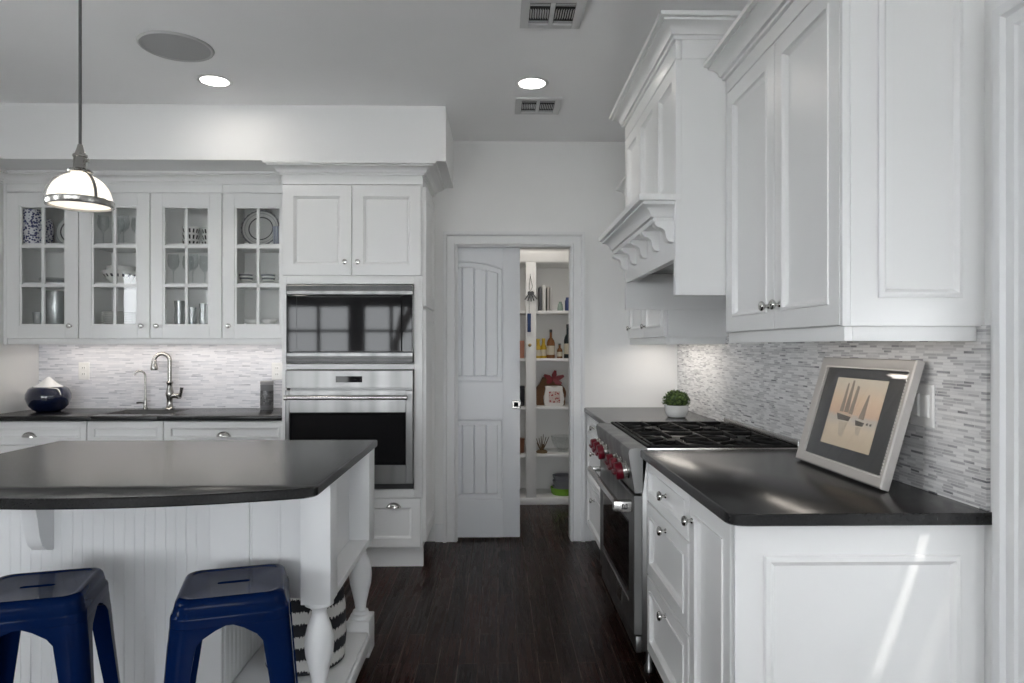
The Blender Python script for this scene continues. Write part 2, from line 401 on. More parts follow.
# rear wall with three windows
b = MB(); xs = -4.6
for a, c in REAR_WINDOWS:
    b.box(xs, a, REAR_Y - .12, REAR_Y, 0, ZC); b.box(a, c, REAR_Y - .12, REAR_Y, 0, RW_Z[0]); b.box(a, c, REAR_Y - .12, REAR_Y, RW_Z[1], ZC); xs = c
b.box(xs, 1.36, REAR_Y - .12, REAR_Y, 0, ZC)
struct(b.build('wall_rear', WALL))
for k, (a, c) in enumerate(REAR_WINDOWS):
    b = MB()
    for x0, x1 in ((a, a + .05), (c - .05, c), ((a + c) / 2 - .03, (a + c) / 2 + .03)): b.box(x0, x1, REAR_Y - .09, REAR_Y - .03, RW_Z[0], RW_Z[1])
    for z in (RW_Z[0] + .025, RW_Z[1] - .025, 1.62): b.box(a, c, REAR_Y - .09, REAR_Y - .03, z - .025, z + .025)
    struct(b.build('window_%d' % (k + 1), TRIM))
for k, (a, c) in enumerate(LEFT_FILL_WINDOWS):
    b = MB()
    for y0, y1 in ((a, a + .05), (c - .05, c), ((a + c) / 2 - .03, (a + c) / 2 + .03)): b.box(XL - .09, XL - .03, y0, y1, LW_Z[0], LW_Z[1])
    for z in (LW_Z[0] + .025, LW_Z[1] - .025): b.box(XL - .09, XL - .03, a, c, z - .025, z + .025)
    struct(b.build('window_%d' % (k + 4), TRIM))  # frames of the added left windows, unseen
# pantry enclosure
b = MB(); b.box(-1.1, 1.245, 6.2, 6.3, 0, ZC); b.box(-1.2, -1.1, YB + .115, 6.3, 0, ZC); struct(b.build('wall_pantry', WALL))

# soffit
struct(MB().box(XL, -.305, 4.045, YB, 2.4175, ZC).build('trim_1', SOF))

# door casings, baseboards
CASP = [(0, 0), (.018, 0), (.024, .010), (.016, .018), (.016, .066), (.026, .070), (.034, .080), (.034, .094), (0, .096)]   # (depth, across)
def casing(fr, u0, u1, vt, v0, prof, nm):
    """moulded casing round an opening u0..u1 with top vt"""
    b = MB()
    loops = []
    for (u, v, du, dv) in ((u0, v0, -1, 0), (u0, vt, -1, 1), (u1, vt, 1, 1), (u1, v0, 1, 0)):
        loops.append([fr(u + du * a, v + dv * a, d) for d, a in prof])
    b.rings(loops, True, True)
    return struct(b.build(nm, TRIM))
casing(front(YB), OX0, OX1, OZ, 0, CASP, 'trim_2')
casing(faceL(XR), DY0, DY1, DZ, 0, [(0, 0), (.016, 0), (.016, .03), (.022, .036), (.022, .062), (.032, .07), (.032, .095), (0, .098)], 'trim_3')
# jamb lining of the pantry doorway
b = MB(); b.box(OX1 - .004, OX1, YB, YB + .115, 0, OZ - .004); b.box(OX0 - .0, OX0 + .004, YB, YB + .03, 0, OZ - .004); b.box(OX0, OX1, YB, YB + .115, OZ - .004, OZ)
struct(b.build('trim_4', TRIM))
BASEP = [(0, 0), (.016, 0), (.016, .085), (.012, .10), (.006, .115), (0, .12)]
struct(MB().sweep([(-.428, YB), (OX0 - .096, YB)], BASEP).build('baseboard_back_left', TRIM))
struct(MB().sweep([(OX1 + .096, YB), (.64, YB)], BASEP).build('baseboard_back_right', TRIM))

# glazed door in the right wall, its unseen blind slit to cast sun streaks
b = MB()
for y0, y1 in ((DY0, DY0 + .03), (DY1 - .03, DY1)): b.box(XR + .03, XR + .08, y0, y1, 0, DZ)
b.box(XR + .03, XR + .08, DY0, DY1, DZ - .03, DZ)
b.box(XR + .03, XR + .08, DY0, DY1, 0, .3)
door3 = struct(b.build('door_2', TRIM))
b = MB(); z = .3
GAPS = [(1.405, 1.440)] + [(.36 + .03 * q, .36 + .03 * q + (.0125 if 23 <= q <= 25 else .002)) for q in range(34)]
edges = [.3]
for g in sorted(GAPS): edges += [g[0], g[1]]
edges.append(DZ - .03)
for a, c in zip(edges[0::2], edges[1::2]):
    n = max(1, round((c - a) / .03))
    for i in range(n):
        b.box(XR + .05 + .001 * (i % 2), XR + .053 + .001 * (i % 2), DY0 + .03, DY1 - .03, a + (c - a) * i / n, a + (c - a) * (i + 1) / n)
bl = b.build('blind', WHITEPL, door3); 

# tiles
struct(MB().box(XL + .002, -1.290, YB - .010, YB, .9155, 1.386).build('wall_tile_back', TILE_BACK))
b = MB(); b.box(XR - .010, XR, 1.72, YB, .9155, 1.386); b.box(XR - .010, XR, 2.66, 3.68, 1.386, 1.70)
struct(b.build('wall_tile_right', TILE_SIDE))

# ------------------------------------------------------------------ hardware (local builders, axis = outward normal)
def knob_mesh(fr, u, v, n0, parent, r=.015, name='knob', mtl=None):
    o = fr(u, v, n0); ax = (fr(u, v, n0 + 1) - o).normalized()
    M = T(*o) @ ax.to_track_quat('Z', 'Y').to_matrix().to_4x4()
    MB().lathe([(0, 0), (.009, 0), (.0085, .003), (.0055, .006), (.005, .014), (r * .75, .017), (r, .022), (r, .026), (r * .85, .030), (r * .4, .032), (0, .0325)], 20, M).build(name, mtl or CHROME, parent)
def cup_pull(fr, u, v, n0, parent, wd=.085, h=.032, dep=.024):
    b = MB(); loops = []
    for i in range(13):              # quarter-ellipsoid shell, open below
        a = pi * i / 12
        loops.append([fr(u - cos(a) * wd / 2, v - h * .5 + h * sin(a) * sin(e), n0 + .001 + dep * sin(a) * cos(e)) for e in [pi / 2 * j / 8 for j in range(9)]])
    b.rings(loops, False, False, False)
    b.panel(fr, u - wd / 2 - .003, u + wd / 2 + .003, v - h * .5, v - h * .36, [(0, .0015), (.001, .0025)], n0)
    b.build('cup_pull', CHROME, parent)

DOORR = [(0, .016), (.002, .020), (.056, .020), (.0575, .0245), (.0655, .0245), (.0675, .016), (.075, .009), (.079, .007)]
DOORR_S = [(0, .016), (.002, .020), (.034, .020), (.0355, .0235), (.0425, .0235), (.044, .017), (.049, .011), (.052, .010)]
def panel_door(fr, u0, u1, v0, v1, parent, name='door', rings=DOORR, m=CAB):
    return MB().panel(fr, u0, u1, v0, v1, rings, 0).build(name, m, parent)

CROWN = [(0, 0), (.012, 0), (.014, .008), (.010, .0085), (.010, .012), (.024, .012), (.026, .019), (.030, .027), (.042, .036), (.058, .041), (.070, .042), (.070, .047), (.064, .0475), (.064, .0505), (.085, .051), (.088, .063), (0, .063)]

# ================================================================== LEFT RUN: glass-front wall cabinets
UY = 4.38; GX = [-3.076, -2.630, -2.186, -1.738, -1.290]; UZ0, UZ1 = 1.384, 2.298
SH = [1.738, 1.987]          # shelf tops inside
def glass_unit(i0, i1, label):
    x0, x1 = GX[i0], GX[i1]
    t = thing('glass_front_cabinet', label, 'wall cabinet', ((x0 + x1) / 2, YB, UZ0), 0, 'glass fronted wall cabinets over the sink')
    b = MB(); y0 = UY + .022
    b.box(x0 + .001, x0 + .018, y0, YB, UZ0, UZ1 + .035); b.box(x1 - .018, x1 - .001, y0, YB, UZ0, UZ1 + .035)
    b.box(x0 + .018, x1 - .018, y0, YB - .012, UZ0, 1.470); b.box(x0 + .018, x1 - .018, y0, YB - .012, UZ1 - .03, UZ1 + .035)
    b.box(x0 + .018, x1 - .018, YB - .012, YB, UZ0, UZ1 + .035)
    b.build('cabinet_box', CABIN, t)
    MB().box(x0 + .001, x1 - .001, UY + .004, UY + .0215, UZ1 + .004, 2.417, .001).build('frieze', CAB, t)
    for z in SH: MB().box(x0 + .0185, x1 - .0185, y0 + .02, YB - .0125, z - .018, z, .001).build('shelf', CAB, t)
    fr = front(UY + .02)
    for k in range(i0, i1):
        a, c = GX[k] + .003, GX[k + 1] - .003
        ga, gc, gz0, gz1 = a + .088, c - .088, 1.474, 2.205
        b = MB()
        b.panel(fr, a, ga - .012, UZ0, UZ1, [(0, .018), (.002, .020)], 0); b.panel(fr, gc + .012, c, UZ0, UZ1, [(0, .018), (.002, .020)], 0)
        b.box(ga - .012, gc + .012, UY, UY + .02, UZ0, gz0 - .012, .001); b.box(ga - .012, gc + .012, UY, UY + .02, gz1 + .012, UZ1, .001)
        # stepped bead round the opening and muntins
        b.box(ga - .012, ga, UY + .005, UY + .02, gz0 - .012, gz1 + .012, .001); b.box(gc, gc + .012, UY + .005, UY + .02, gz0 - .012, gz1 + .012, .001)
        b.box(ga, gc, UY + .005, UY + .02, gz0 - .012, gz0, .001); b.box(ga, gc, UY + .005, UY + .02, gz1, gz1 + .012, .001)
        b.box((ga + gc) / 2 - .009, (ga + gc) / 2 + .009, UY + .004, UY + .02, gz0, gz1, .002)
        for z in (1.716, 1.962): b.box(ga, gc, UY + .004, UY + .02, z - .010, z + .010, .002)
        d = b.build('door', CAB, t)
        MB().box(ga, gc, UY + .011, UY + .014, gz0, gz1).build('glass_pane', PANE, d)
        kx = c - .044 if k < 2 else a + .044
        knob_mesh(front(UY), kx, 1.462, 0, d)
    return t
glass_unit(0, 1, 'single-door glass cabinet at the left wall, blue-patterned vase in its top row')
glass_unit(1, 3, 'double-door glass cabinet above the faucet, wine glasses and a stack of plates inside')
glass_unit(3, 4, 'single-door glass cabinet next to the ovens, scalloped plate standing on its top shelf')
tag(MB().box(XL + .002, GX[0] - .001, UY + .006, UY + .03, UZ0 - .04, 2.417, .001).build('filler_strip', CAB), 'narrow white filler strip between the left wall and the first glass cabinet', 'filler')
tag(MB().sweep([(XL + .001, 4.05), (XL + .001, UY + .003), (-1.372, UY + .003)], CROWN, 1, 2.3535).build('crown_moulding', CAB), 'white crown moulding running over the glass cabinets below the soffit', 'moulding')
tag(MB().box(XL + .024, -1.290, UY + .012, UY + .035, 1.346, UZ0 - .001, .003).build('light_rail', CAB), 'white light rail along the underside of the glass cabinets', 'moulding')
lm = thing('under_cabinet_light', 'glowing light strip under the glass cabinets over the sink counter', 'light', (-2.2, 4.55, 1.37))
MB().box(-2.95, -1.40, 4.54, 4.565, 1.372, 1.3835).build('housing', WHITEPL, lm); MB().box(-2.94, -1.41, 4.543, 4.562, 1.369, 1.372).build('diffuser', LED, lm)
area('under_cabinet_glow', (-2.18, 4.55, 1.365), 1.5, .03, 1.1, WARM)

# ---- left base run
CZ0, CZ1 = .884, .915
def base_front(x0, x1): pass
BX = [XL + .002, -2.488, -2.028, -1.290]
labels = ['white base cabinet under the dark blue pot, cup pull on its drawer', 'white sink base cabinet with a plain false front and no pull', 'white base cabinet below the faucet and canister, cup pull on its drawer']
for k in range(3):
    x0, x1 = BX[k] + .001, BX[k + 1] - .001
    t = thing('base_cabinet', labels[k], 'base cabinet', ((x0 + x1) / 2, 4.5, 0), 0, 'base cabinets of the sink run')
    b = MB()
    if k == 1:    # open below the sink
        b.box(x0, x0 + .02, 4.245, YB - .005, .1, .883); b.box(x1 - .02, x1, 4.245, YB - .005, .1, .883); b.box(x0 + .02, x1 - .02, 4.245, 4.27, .1, .883); b.box(x0 + .02, x1 - .02, 4.27, YB - .005, .1, .12)
    else: b.box(x0, x1, 4.245, YB - .005, .1, .883)
    b.box(x0, x1, 4.30, 4.32, 0, .1); b.build('cabinet_box', CAB, t)
    fr = front(4.245)
    d = panel_door(fr, x0 + .002, x1 - .002, .742, .878, t, 'drawer', DOORR_S)
    if k != 1: cup_pull(front(4.225), -2.83 if k == 0 else -1.665, .802, 0, d)
    n = 2 if k != 1 else 1
    for i in range(n):
        a = x0 + (x1 - x0) * i / n; c = x0 + (x1 - x0) * (i + 1) / n
        dd = panel_door(fr, a + .002, c - .002, .115, .737, t)
        knob_mesh(front(4.225), (c - .03) if i == 0 else (a + .03), .69, 0, dd)
# counter with sink cut-out
SX0, SX1, SY0, SY1 = -2.455, -2.055, 4.315, 4.60
b = MB()
b.box(XL + .002, SX0, 4.20, YB - .0005, CZ0, CZ1, .004); b.box(SX1, -1.290, 4.20, YB - .0005, CZ0, CZ1, .004)
b.box(SX0 - .001, SX1 + .001, 4.20, SY0, CZ0, CZ1, .004); b.box(SX0 - .001, SX1 + .001, SY1, YB - .0005, CZ0, CZ1, .004)
tag(b.build('sink_countertop', GRANITE), 'black stone worktop of the sink run along the back wall', 'countertop')
def rrect(cx, cy, hx, hy, r, z, n=6):
    P = []
    for qx, qy, a0 in ((1, 1, 0), (-1, 1, pi / 2), (-1, -1, pi), (1, -1, 1.5 * pi)):
        for i in range(n + 1):
            a = a0 + pi / 2 * i / n
            P.append((cx + qx * (hx - r) + r * cos(a), cy + qy * (hy - r) + r * sin(a), z))
    return P
cx, cy, hx, hy = (SX0 + SX1) / 2, (SY0 + SY1) / 2, (SX1 - SX0) / 2 - .001, (SY1 - SY0) / 2 - .001
t = thing('undermount_sink', 'undermounted bar sink set into the black worktop below the faucet', 'sink', (cx, cy, .70))
MB().rings([rrect(cx, cy, hx, hy, .04, .913), rrect(cx, cy, hx - .004, hy - .004, .04, .905), rrect(cx, cy, hx - .01, hy - .01, .05, .74), rrect(cx, cy, hx - .04, hy - .04, .05, .725), rrect(cx, cy, .02, .02, .019, .722)], False, True).build('basin', mat('dark_sink', (.05, .05, .05), .35), t)
MB().lathe([(0, .0015), (.03, .0015), (.034, 0)], 20, T(cx, cy, .7225)).build('drain', CHROME, t)

# ---- faucet
fx, fy = -2.192, 4.655
t = thing('bar_faucet', 'tall gooseneck pull-down faucet with side lever behind the sink', 'faucet', (fx, fy, .9155))
MB().lathe([(0, 0), (.030, 0), (.030, .006), (.024, .012), (.019, .03), (.018, .06), (.0245, .09), (.026, .105), (.02, .13), (.016, .15), (.0165, .165), (.021, .172), (.021, .18), (.014, .188), (0, .19)], 24, T(fx, fy, .9155)).build('faucet_body', NICKEL, t)
pts = [(fx, fy, 1.10)]
dx, dy = -.95, -.3
for i in range(15):
    a = pi * i / 14 * 1.02; pts.append((fx + dx * .047 * (1 - cos(a)), fy + dy * .047 * (1 - cos(a)), 1.235 + .05 * sin(a)))
MB().tube([(fx, fy, 1.0), (fx, fy, 1.15), (fx, fy, 1.2)] + pts[1:], .0135).build('spout', NICKEL, t)
e = pts[-1]
MB().lathe([(0, 0), (.021, 0), (.0235, .01), (.020, .03), (.0155, .05), (.017, .06), (.0145, .066), (0, .068)], 20, T(e[0], e[1], e[2] - .055)).build('spray_head', NICKEL, t)
h = MB().tube([(fx + .015, fy, 1.005), (fx + .055, fy, 1.005)], .017)
h.tube([(fx + .055, fy, 1.003), (fx + .068, fy - .004, 1.003)], [.021, .020]); h.tube([(fx + .066, fy, 1.0), (fx + .078, fy - .006, 1.03), (fx + .083, fy - .008, 1.06)], [.011, .010, .012]); h.build('lever_handle', NICKEL, t)
tx, ty = -2.362, 4.672
t = thing('filter_tap', 'slim filtered-water tap with black lever, left of the tall faucet', 'faucet', (tx, ty, .9155))
MB().lathe([(0, 0), (.016, 0), (.016, .005), (.011, .01), (.011, .045), (.009, .055), (.009, .07), (0, .072)], 20, T(tx, ty, .9155)).build('tap_body', NICKEL, t)
pts = [(tx, ty, .98), (tx, ty, 1.08), (tx, ty, 1.135)]
for i in range(1, 13):
    a = pi * i / 12 * .95; pts.append((tx - .03 * (1 - cos(a)), ty - .014 * (1 - cos(a)), 1.135 + .035 * sin(a)))
MB().tube(pts, .006).build('spout', NICKEL, t)
MB().tube([(tx - .009, ty - .002, .955), (tx - .028, ty - .006, .958), (tx - .052, ty - .012, .957)], [.004, .0055, .006]).build('lever', BLACKPL, t)

# ---- pot, canister, outlets
px_, py_ = -2.902, 4.515
t = thing('round_pot', 'glossy dark blue rounded pot with white cone top on the sink counter', 'pot', (px_, py_, .9155))
MB().lathe([(0, 0), (.066, 0), (.085, .010), (.112, .040), (.128, .085), (.127, .112), (.112, .145), (.10, .156), (.092, .158), (.088, .152), (0, .152)], 40, T(px_, py_, .9155)).build('body', NAVYGLAZE, t)
MB().lathe([(.082, .1585), (.055, .175), (.032, .196), (.016, .214), (.008, .220), (0, .221)], 32, T(px_, py_, .9155), cap0=True).build('cone_top', mat('white_matte', (.82, .82, .82), .5), t)
CAN = mosaic('canister_lettering', 'X', (.02, .02, .022), (.07, .07, .075), (.16, .16, .16), (.10, .10, .10), .011, .012)
qx, qy = -1.530, 4.60
t = thing('canister', 'small grey cylindrical canister with dark lettering bands beside the oven tower', 'canister', (qx, qy, .9155))
MB().lathe([(0, 0), (.040, 0), (.042, .003), (.042, .165), (0, .165)], 28, T(qx, qy, .9155)).build('body', mat('canister_grey', (.16, .16, .165), .6), t)
MB().lathe([(.0424, .03), (.0426, .032), (.0426, .125), (.0424, .127)], 28, T(qx, qy, .9155)).build('lettering_band', CAN, t)
MB().lathe([(.040, .1655), (.043, .168), (.043, .186), (.038, .19), (0, .19)], 28, T(qx, qy, .9155), cap0=True).build('lid', mat('canister_lid', (.30, .30, .30), .5), t)
def outlet(fr, u, v, n, label, gang=1, m=WHITEPL):
    hw = .036 if gang == 1 else .058
    o = fr(u, v - .058, n)
    t = thing('wall_outlet', label, 'outlet', o, 0)
    MB().panel(fr, u - hw, u + hw, v - .058, v + .058, [(0, n + .004), (.004, n + .006)], n + .0003).build('cover_plate', m, t)
    for g in range(gang):
        uu = u + (g - (gang - 1) / 2) * .048
        for s in (-1, 1):
            so = MB().panel(fr, uu - .015, uu + .015, v + s * .021 - .014, v + s * .021 + .014, [(0, n + .0075), (.003, n + .0085)], n + .006).build('socket', m, t)
            for q in (-1, 1): MB().panel(fr, uu + q * .006 - .0012, uu + q * .006 + .0012, v + s * .021 - .004, v + s * .021 + .006, [(0, n + .0088)], n + .008).build('slot', BLACKPL, so)
outlet(front(YB - .010), -2.795, 1.168, 0, 'white wall outlet on the pale tiles above the dark blue pot')
outlet(front(YB - .010), -1.50, 1.165, 0, 'white wall outlet on the pale tiles behind the grey canister')

# ================================================================== dishes in the glass cabinets
def vessel(name, label, cat, prof, loc, m, group=None, n=28, mat2=None):
    o = MB().lathe(prof, n).build(name, m, None, local=True); o.location = loc
    return tag(o, label, cat, group)
S0, S1, S2 = 1.4705, SH[0] + .0005, SH[1] + .0005
VASE = [(0, 0), (.055, 0), (.062, .01), (.066, .05), (.066, .16), (.058, .185), (.048, .195), (.05, .20), (.044, .20), (.044, .02), (0, .015)]
VASE = [(r * 1.0, z * 1.1) for r, z in VASE]
vessel('patterned_vase', 'blue and white speckled vase standing front left in the top row of the first cabinet', 'vase', VASE, (-2.985, 4.48, S2), BLUEWHITE)
vessel('patterned_vase', 'blue and white speckled vase half hidden behind its taller twin in the first cabinet', 'vase', [(r * .8, z * .85) for r, z in VASE], (-3.0, 4.63, S2), BLUEWHITE)
PLATE = [(0, 0), (.05, 0), (.06, .004), (.085, .010), (.105, .016), (.108, .0175), (.104, .019), (.08, .013), (.055, .007), (0, .006)]
PLATE2 = [(0, 0), (.06, 0), (.072, .004), (.10, .011), (.122, .018), (.125, .020), (.12, .0215), (.098, .0145), (.07, .008), (0, .0065)]
def rim_mat(name, r0, r1, c):
    m = mat(name, (.75, .75, .73), .15)
    tc = nd(m, 'ShaderNodeTexCoord'); sp = nd(m, 'ShaderNodeSeparateXYZ'); cb = nd(m, 'ShaderNodeCombineXYZ'); ln = nd(m, 'ShaderNodeVectorMath', operation='LENGTH')
    lk(m, tc.outputs['Object'], sp.inputs[0]); lk(m, sp.outputs['X'], cb.inputs[0]); lk(m, sp.outputs['Y'], cb.inputs[1]); lk(m, cb.outputs[0], ln.inputs[0])
    r = ramp(m, [(0, (.75, .75, .73)), (r0, c), (r1, (.75, .75, .73)), (r1 + .018, (.45, .45, .46)), (r1 + .025, (.75, .75, .73)), (r1 + .034, (.25, .25, .27))], 'CONSTANT'); lk(m, ln.outputs['Value'], r.inputs[0]); lk(m, r.outputs[0], bsdf(m).inputs['Base Color'])
    return m
RIMP = rim_mat('ringed_china', .072, .080, (.12, .12, .13))
def standing_plate(label, x, y, z, prof, m, group=None, scallop=False):
    b = MB(); R = max(r for r, _ in prof)
    b.lathe(prof, 48)
    if scallop:
        for v in b.bm.verts:
            rr = sqrt(v.co.x ** 2 + v.co.y ** 2)
            if rr > .1: k = 1 + .035 * abs(cos(12 * math.atan2(v.co.y, v.co.x))); v.co.x *= k; v.co.y *= k
    o = b.build('dinner_plate', m, None, local=True); o.location = (x, y, z + R * 1.04); o.rotation_euler = (radians(78), 0, 0)
    return tag(o, label, 'plate', group)
standing_plate('white ringed plate standing upright at the right of the first cabinet top row', -2.825, 4.655, S2, PLATE, RIMP)
standing_plate('scalloped white plate with dark ring standing in the top row beside the oven tower', -1.580, 4.64, S2, PLATE2, RIMP, None, True)
for k in range(3):
    vessel('glass_plate', 'clear glass plate of the low stack, middle row of the first cabinet', 'plate', [(r * .95, z) for r, z in PLATE], (-2.875, 4.56, S1 + .0085 * k), GLASSWARE, 'glass plates in the first cabinet')
JUG = [(0, 0), (.06, 0), (.066, .01), (.068, .12), (.066, .21), (.070, .222), (.066, .222), (.062, .21), (.063, .012), (0, .010)]
vessel('glass_jar', 'large ribbed glass jar in the bottom row of the first cabinet', 'jar', JUG, (-2.875, 4.55, S0), glass_mat('frosted_glassware', (.9, .92, .92), .3, .35))
vessel('drinking_glass', 'short clear tumbler left of the ribbed glass jar', 'glass', [(0, 0), (.026, 0), (.03, .06), (.032, .085), (.029, .085), (.024, .006), (0, .005)], (-2.985, 4.54, S0), GLASSWARE)
WINE = [(0, 0), (.034, 0), (.032, .003), (.006, .006), (.004, .02), (.004, .085), (.012, .093), (.03, .115), (.036, .145), (.033, .18), (.030, .195), (.028, .195), (.031, .17), (.034, .145), (.028, .118), (.008, .098), (0, .096)]
wg = None
for k, (x, y) in enumerate(((-2.560, 4.53), (-2.505, 4.61), (-2.425, 4.52), (-2.385, 4.61))):
    vessel('wine_glass', ['clear stemmed wine glass, leftmost in the top row left of the double cabinet', 'clear stemmed wine glass, second from left in the top row of the double cabinet', 'clear stemmed wine glass in front, third from left in that top row', 'clear stemmed wine glass, rightmost by the door stile in that top row'][k], 'glass', WINE, (x, y, S2), GLASSWARE, 'wine glasses in the top row of the double cabinet', 20)
for k, (x, y) in enumerate(((-2.115, 4.54), (-2.06, 4.63), (-1.985, 4.53), (-1.945, 4.62))):
    vessel('wine_glass', ['stemmed wine glass at the left of the middle row, under the patterned cups', 'stemmed wine glass behind the muntin in the middle row under the patterned cups', 'stemmed wine glass right of the muntin in the middle row under the patterned cups', 'stemmed wine glass at the right stile in the middle row under the patterned cups'][k], 'glass', WINE, (x, y, S1), GLASSWARE, 'wine glasses in the middle row of the double cabinet', 20)
BOWL = [(0, 0), (.05, 0), (.055, .008), (.085, .03), (.108, .065), (.112, .085), (.108, .085), (.10, .062), (.078, .03), (.045, .014), (0, .012)]
bm_ = dotted('dash_pattern_china', (.75, .75, .72), (.05, .05, .06), 1, 18, .042, .082)
vessel('serving_bowl', 'white serving bowl with a band of dark motifs, middle row of the double cabinet', 'bowl', BOWL, (-2.455, 4.55, S1), bm_)
vessel('serving_bowl', 'shallower plain bowl nested inside the dark-patterned serving bowl', 'bowl', [(r * .8, z * .8) for r, z in BOWL], (-2.455, 4.55, S1 + .046), CHINA)
for k in range(7):
    vessel('dinner_plate', 'white dinner plate in the stack of seven, bottom row of the double cabinet', 'plate', PLATE, (-2.462, 4.55, S0 + .0115 * k), CHINA, 'stacked white plates in the double cabinet')
CUP = [(0, 0), (.040, 0), (.045, .004), (.051, .025), (.0535, .043), (.0515, .043), (.048, .025), (.038, .008), (0, .007)]
cupm = dotted('black_dash_china', (.78, .78, .76), (.03, .03, .035), 1, 13, .002, .060)
for s, (x, y) in enumerate(((-2.005, 4.55), (-1.895, 4.585))):
    for k in range(3):
        vessel('patterned_bowl', ['white bowl with black dashes in the stack behind the muntin, %s', 'white bowl with black dashes in the right stack by the stile, %s'][s] % ['lowest of three', 'middle of three', 'topmost of three'][k], 'bowl', CUP, (x, y, S2 + .0405 * k), cupm, 'black and white bowls stacked in the double cabinet')
for k, (x, sc) in enumerate(((-2.075, 1.0), (-2.0, .75), (-1.935, .9))):
    vessel('glass_pitcher', ['tall frosted glass pitcher at the left of the bottom row, above the faucet', 'short frosted glass pitcher between two taller ones in the bottom row', 'frosted glass pitcher at the right end of the bottom row, above the faucet'][k], 'pitcher', [(0, 0), (.03 * sc, 0), (.034 * sc, .05 * sc), (.03 * sc, .11 * sc), (.034 * sc, .16 * sc), (.031 * sc, .16 * sc), (.027 * sc, .11 * sc), (.028 * sc, .01), (0, .008)], (x, 4.54 + .02 * k, S0), bpy.data.materials['frosted_glassware'], 'frosted pitchers in the double cabinet')
MUG = [(0, 0), (.026, 0), (.03, .004), (.042, .03), (.045, .058), (.042, .058), (.039, .03), (.026, .008), (0, .007)]
mugm = banded('grey_banded_china', (.12, .13, .15), (.78, .78, .76), .022, .55, 'Z', .2)
for k, (x, y) in enumerate(((-1.640, 4.53), (-1.500, 4.54))):
    sx = vessel('saucer', ['white saucer under the left dark-banded teacup', 'white saucer under the right dark-banded teacup'][k], 'saucer', [(r * .62, z * .7) for r, z in PLATE], (x, y, S1), CHINA, 'saucers beside the oven tower')
    t = thing('teacup', ['dark-banded teacup on a saucer, left of the muntin near the oven tower', 'dark-banded teacup on a saucer, right of the muntin near the oven tower'][k], 'cup', (x, y, S1 + .0075), 0, 'teacups beside the oven tower')
    MB().lathe(MUG, 28).build('cup_body', mugm, t, local=True)
    MB().tube([(.042, 0, .048), (.058, 0, .048), (.066, 0, .036), (.062, 0, .022), (.036, 0, .016)], .0045).build('handle', CHINA, t, local=True)
vessel('striped_tumbler', 'blue striped tumbler in front of the scalloped plate, by the oven tower', 'glass', [(0, 0), (.03, 0), (.034, .12), (.031, .12), (.027, .006), (0, .005)], (-1.425, 4.50, S2), banded('blue_stripes', (.5, .52, .56), (.10, .12, .2), .012, .5, 'X'))
for k, x in enumerate((-1.60, -1.49)):
    vessel('small_bowl', ['small white bowl on the cabinet floor, left of the muntin near the oven tower', 'small white bowl on the cabinet floor, right of the muntin near the oven tower'][k], 'bowl', [(r * .45, z * .45) for r, z in BOWL], (x, 4.53, S0), CHINA, 'small bowls beside the oven tower')

# ================================================================== OVEN TOWER
TX0, TX1, TY = -1.284, -.450, 4.13
t = thing('oven_tower_cabinet', 'tall white cabinet tower holding the black microwave and steel wall oven', 'tall cabinet', ((TX0 + TX1) / 2, 4.5, 0))
AX0, AX1 = -1.2565, -.5005          # appliance recess
b = MB(); yf = TY + .02
b.box(TX0, TX0 + .02, yf, YB - .002, .128, 2.417); b.box(TX1 - .022, TX1, yf, YB - .002, .128, 2.417)
b.box(TX0 + .02, TX1 - .022, YB - .02, YB - .002, .128, 2.417)
b.box(TX0 + .02, TX1 - .022, yf, YB - .02, .128, .476); b.box(TX0 + .02, TX1 - .022, yf + .001, YB - .02, 1.205, 1.222); b.box(TX0 + .02, TX1 - .022, yf, YB - .02, 1.712, 2.417)
b.build('cabinet_box', CAB, t)
b = MB()      # face frame
b.box(TX0, AX0, TY, yf, .43, 1.752, .001); b.box(AX1, TX1, TY, yf, .43, 1.752, .001); b.box(-.456, TX1, TY, yf, 1.7522, 2.296, .001); b.box(-.460, TX1, TY, yf, .128, .4298, .001); b.box(AX0, AX1, TY, yf, 1.705, 1.752, .001); b.box(AX0, AX1, TY, yf, 1.197, 1.230, .001); b.box(AX0, AX1, TY, yf, .430, .482, .001)
b.box(TX0, TX1, TY, yf, 2.300, 2.417, .001); b.build('face_frame', CAB, t)
MB().box(TX0 + .001, TX1 - .003, 4.195, 4.215, 0, .128).build('toe_kick', CAB, t)
MB().sweep([(TX0, 4.31), (TX0, TY), (TX1, TY), (TX1, YB - .001)], CROWN, 1, 2.3535).build('crown_moulding', CAB, t)
xm = -.871
for a, c, kx in ((TX0 + .002, xm - .0022, xm - .038), (xm + .0022, -.459, xm + .038)):
    d = panel_door(front(yf), a, c, 1.757, 2.294, t, 'door', [(0, .016), (.002, .020), (.066, .020), (.068, .015), (.073, .013), (.080, .006), (.084, .006), (.086, .008)]); knob_mesh(front(TY), kx, 1.835, 0, d, .016)
d = panel_door(front(yf), TX0 + .003, -.462, .134, .426, t, 'drawer', [(0, .018), (.002, .020), (.055, .020), (.057, .016), (.062, .014), (.067, .009), (.07, .009), (.072, .010)])
for x in (-1.12, -.623): cup_pull(front(TY), x, .388, 0, d)
fr = faceR(TX1)
for v0, v1 in ((.16, 1.555), (1.575, 2.29)):
    MB().panel(fr, yf + .004, YB - .03, v0, v1, [(0, .016), (.002, .019), (.07, .019), (.073, .013), (.08, .009), (.084, .008)], .0003).build('side_panel', CAB, t)
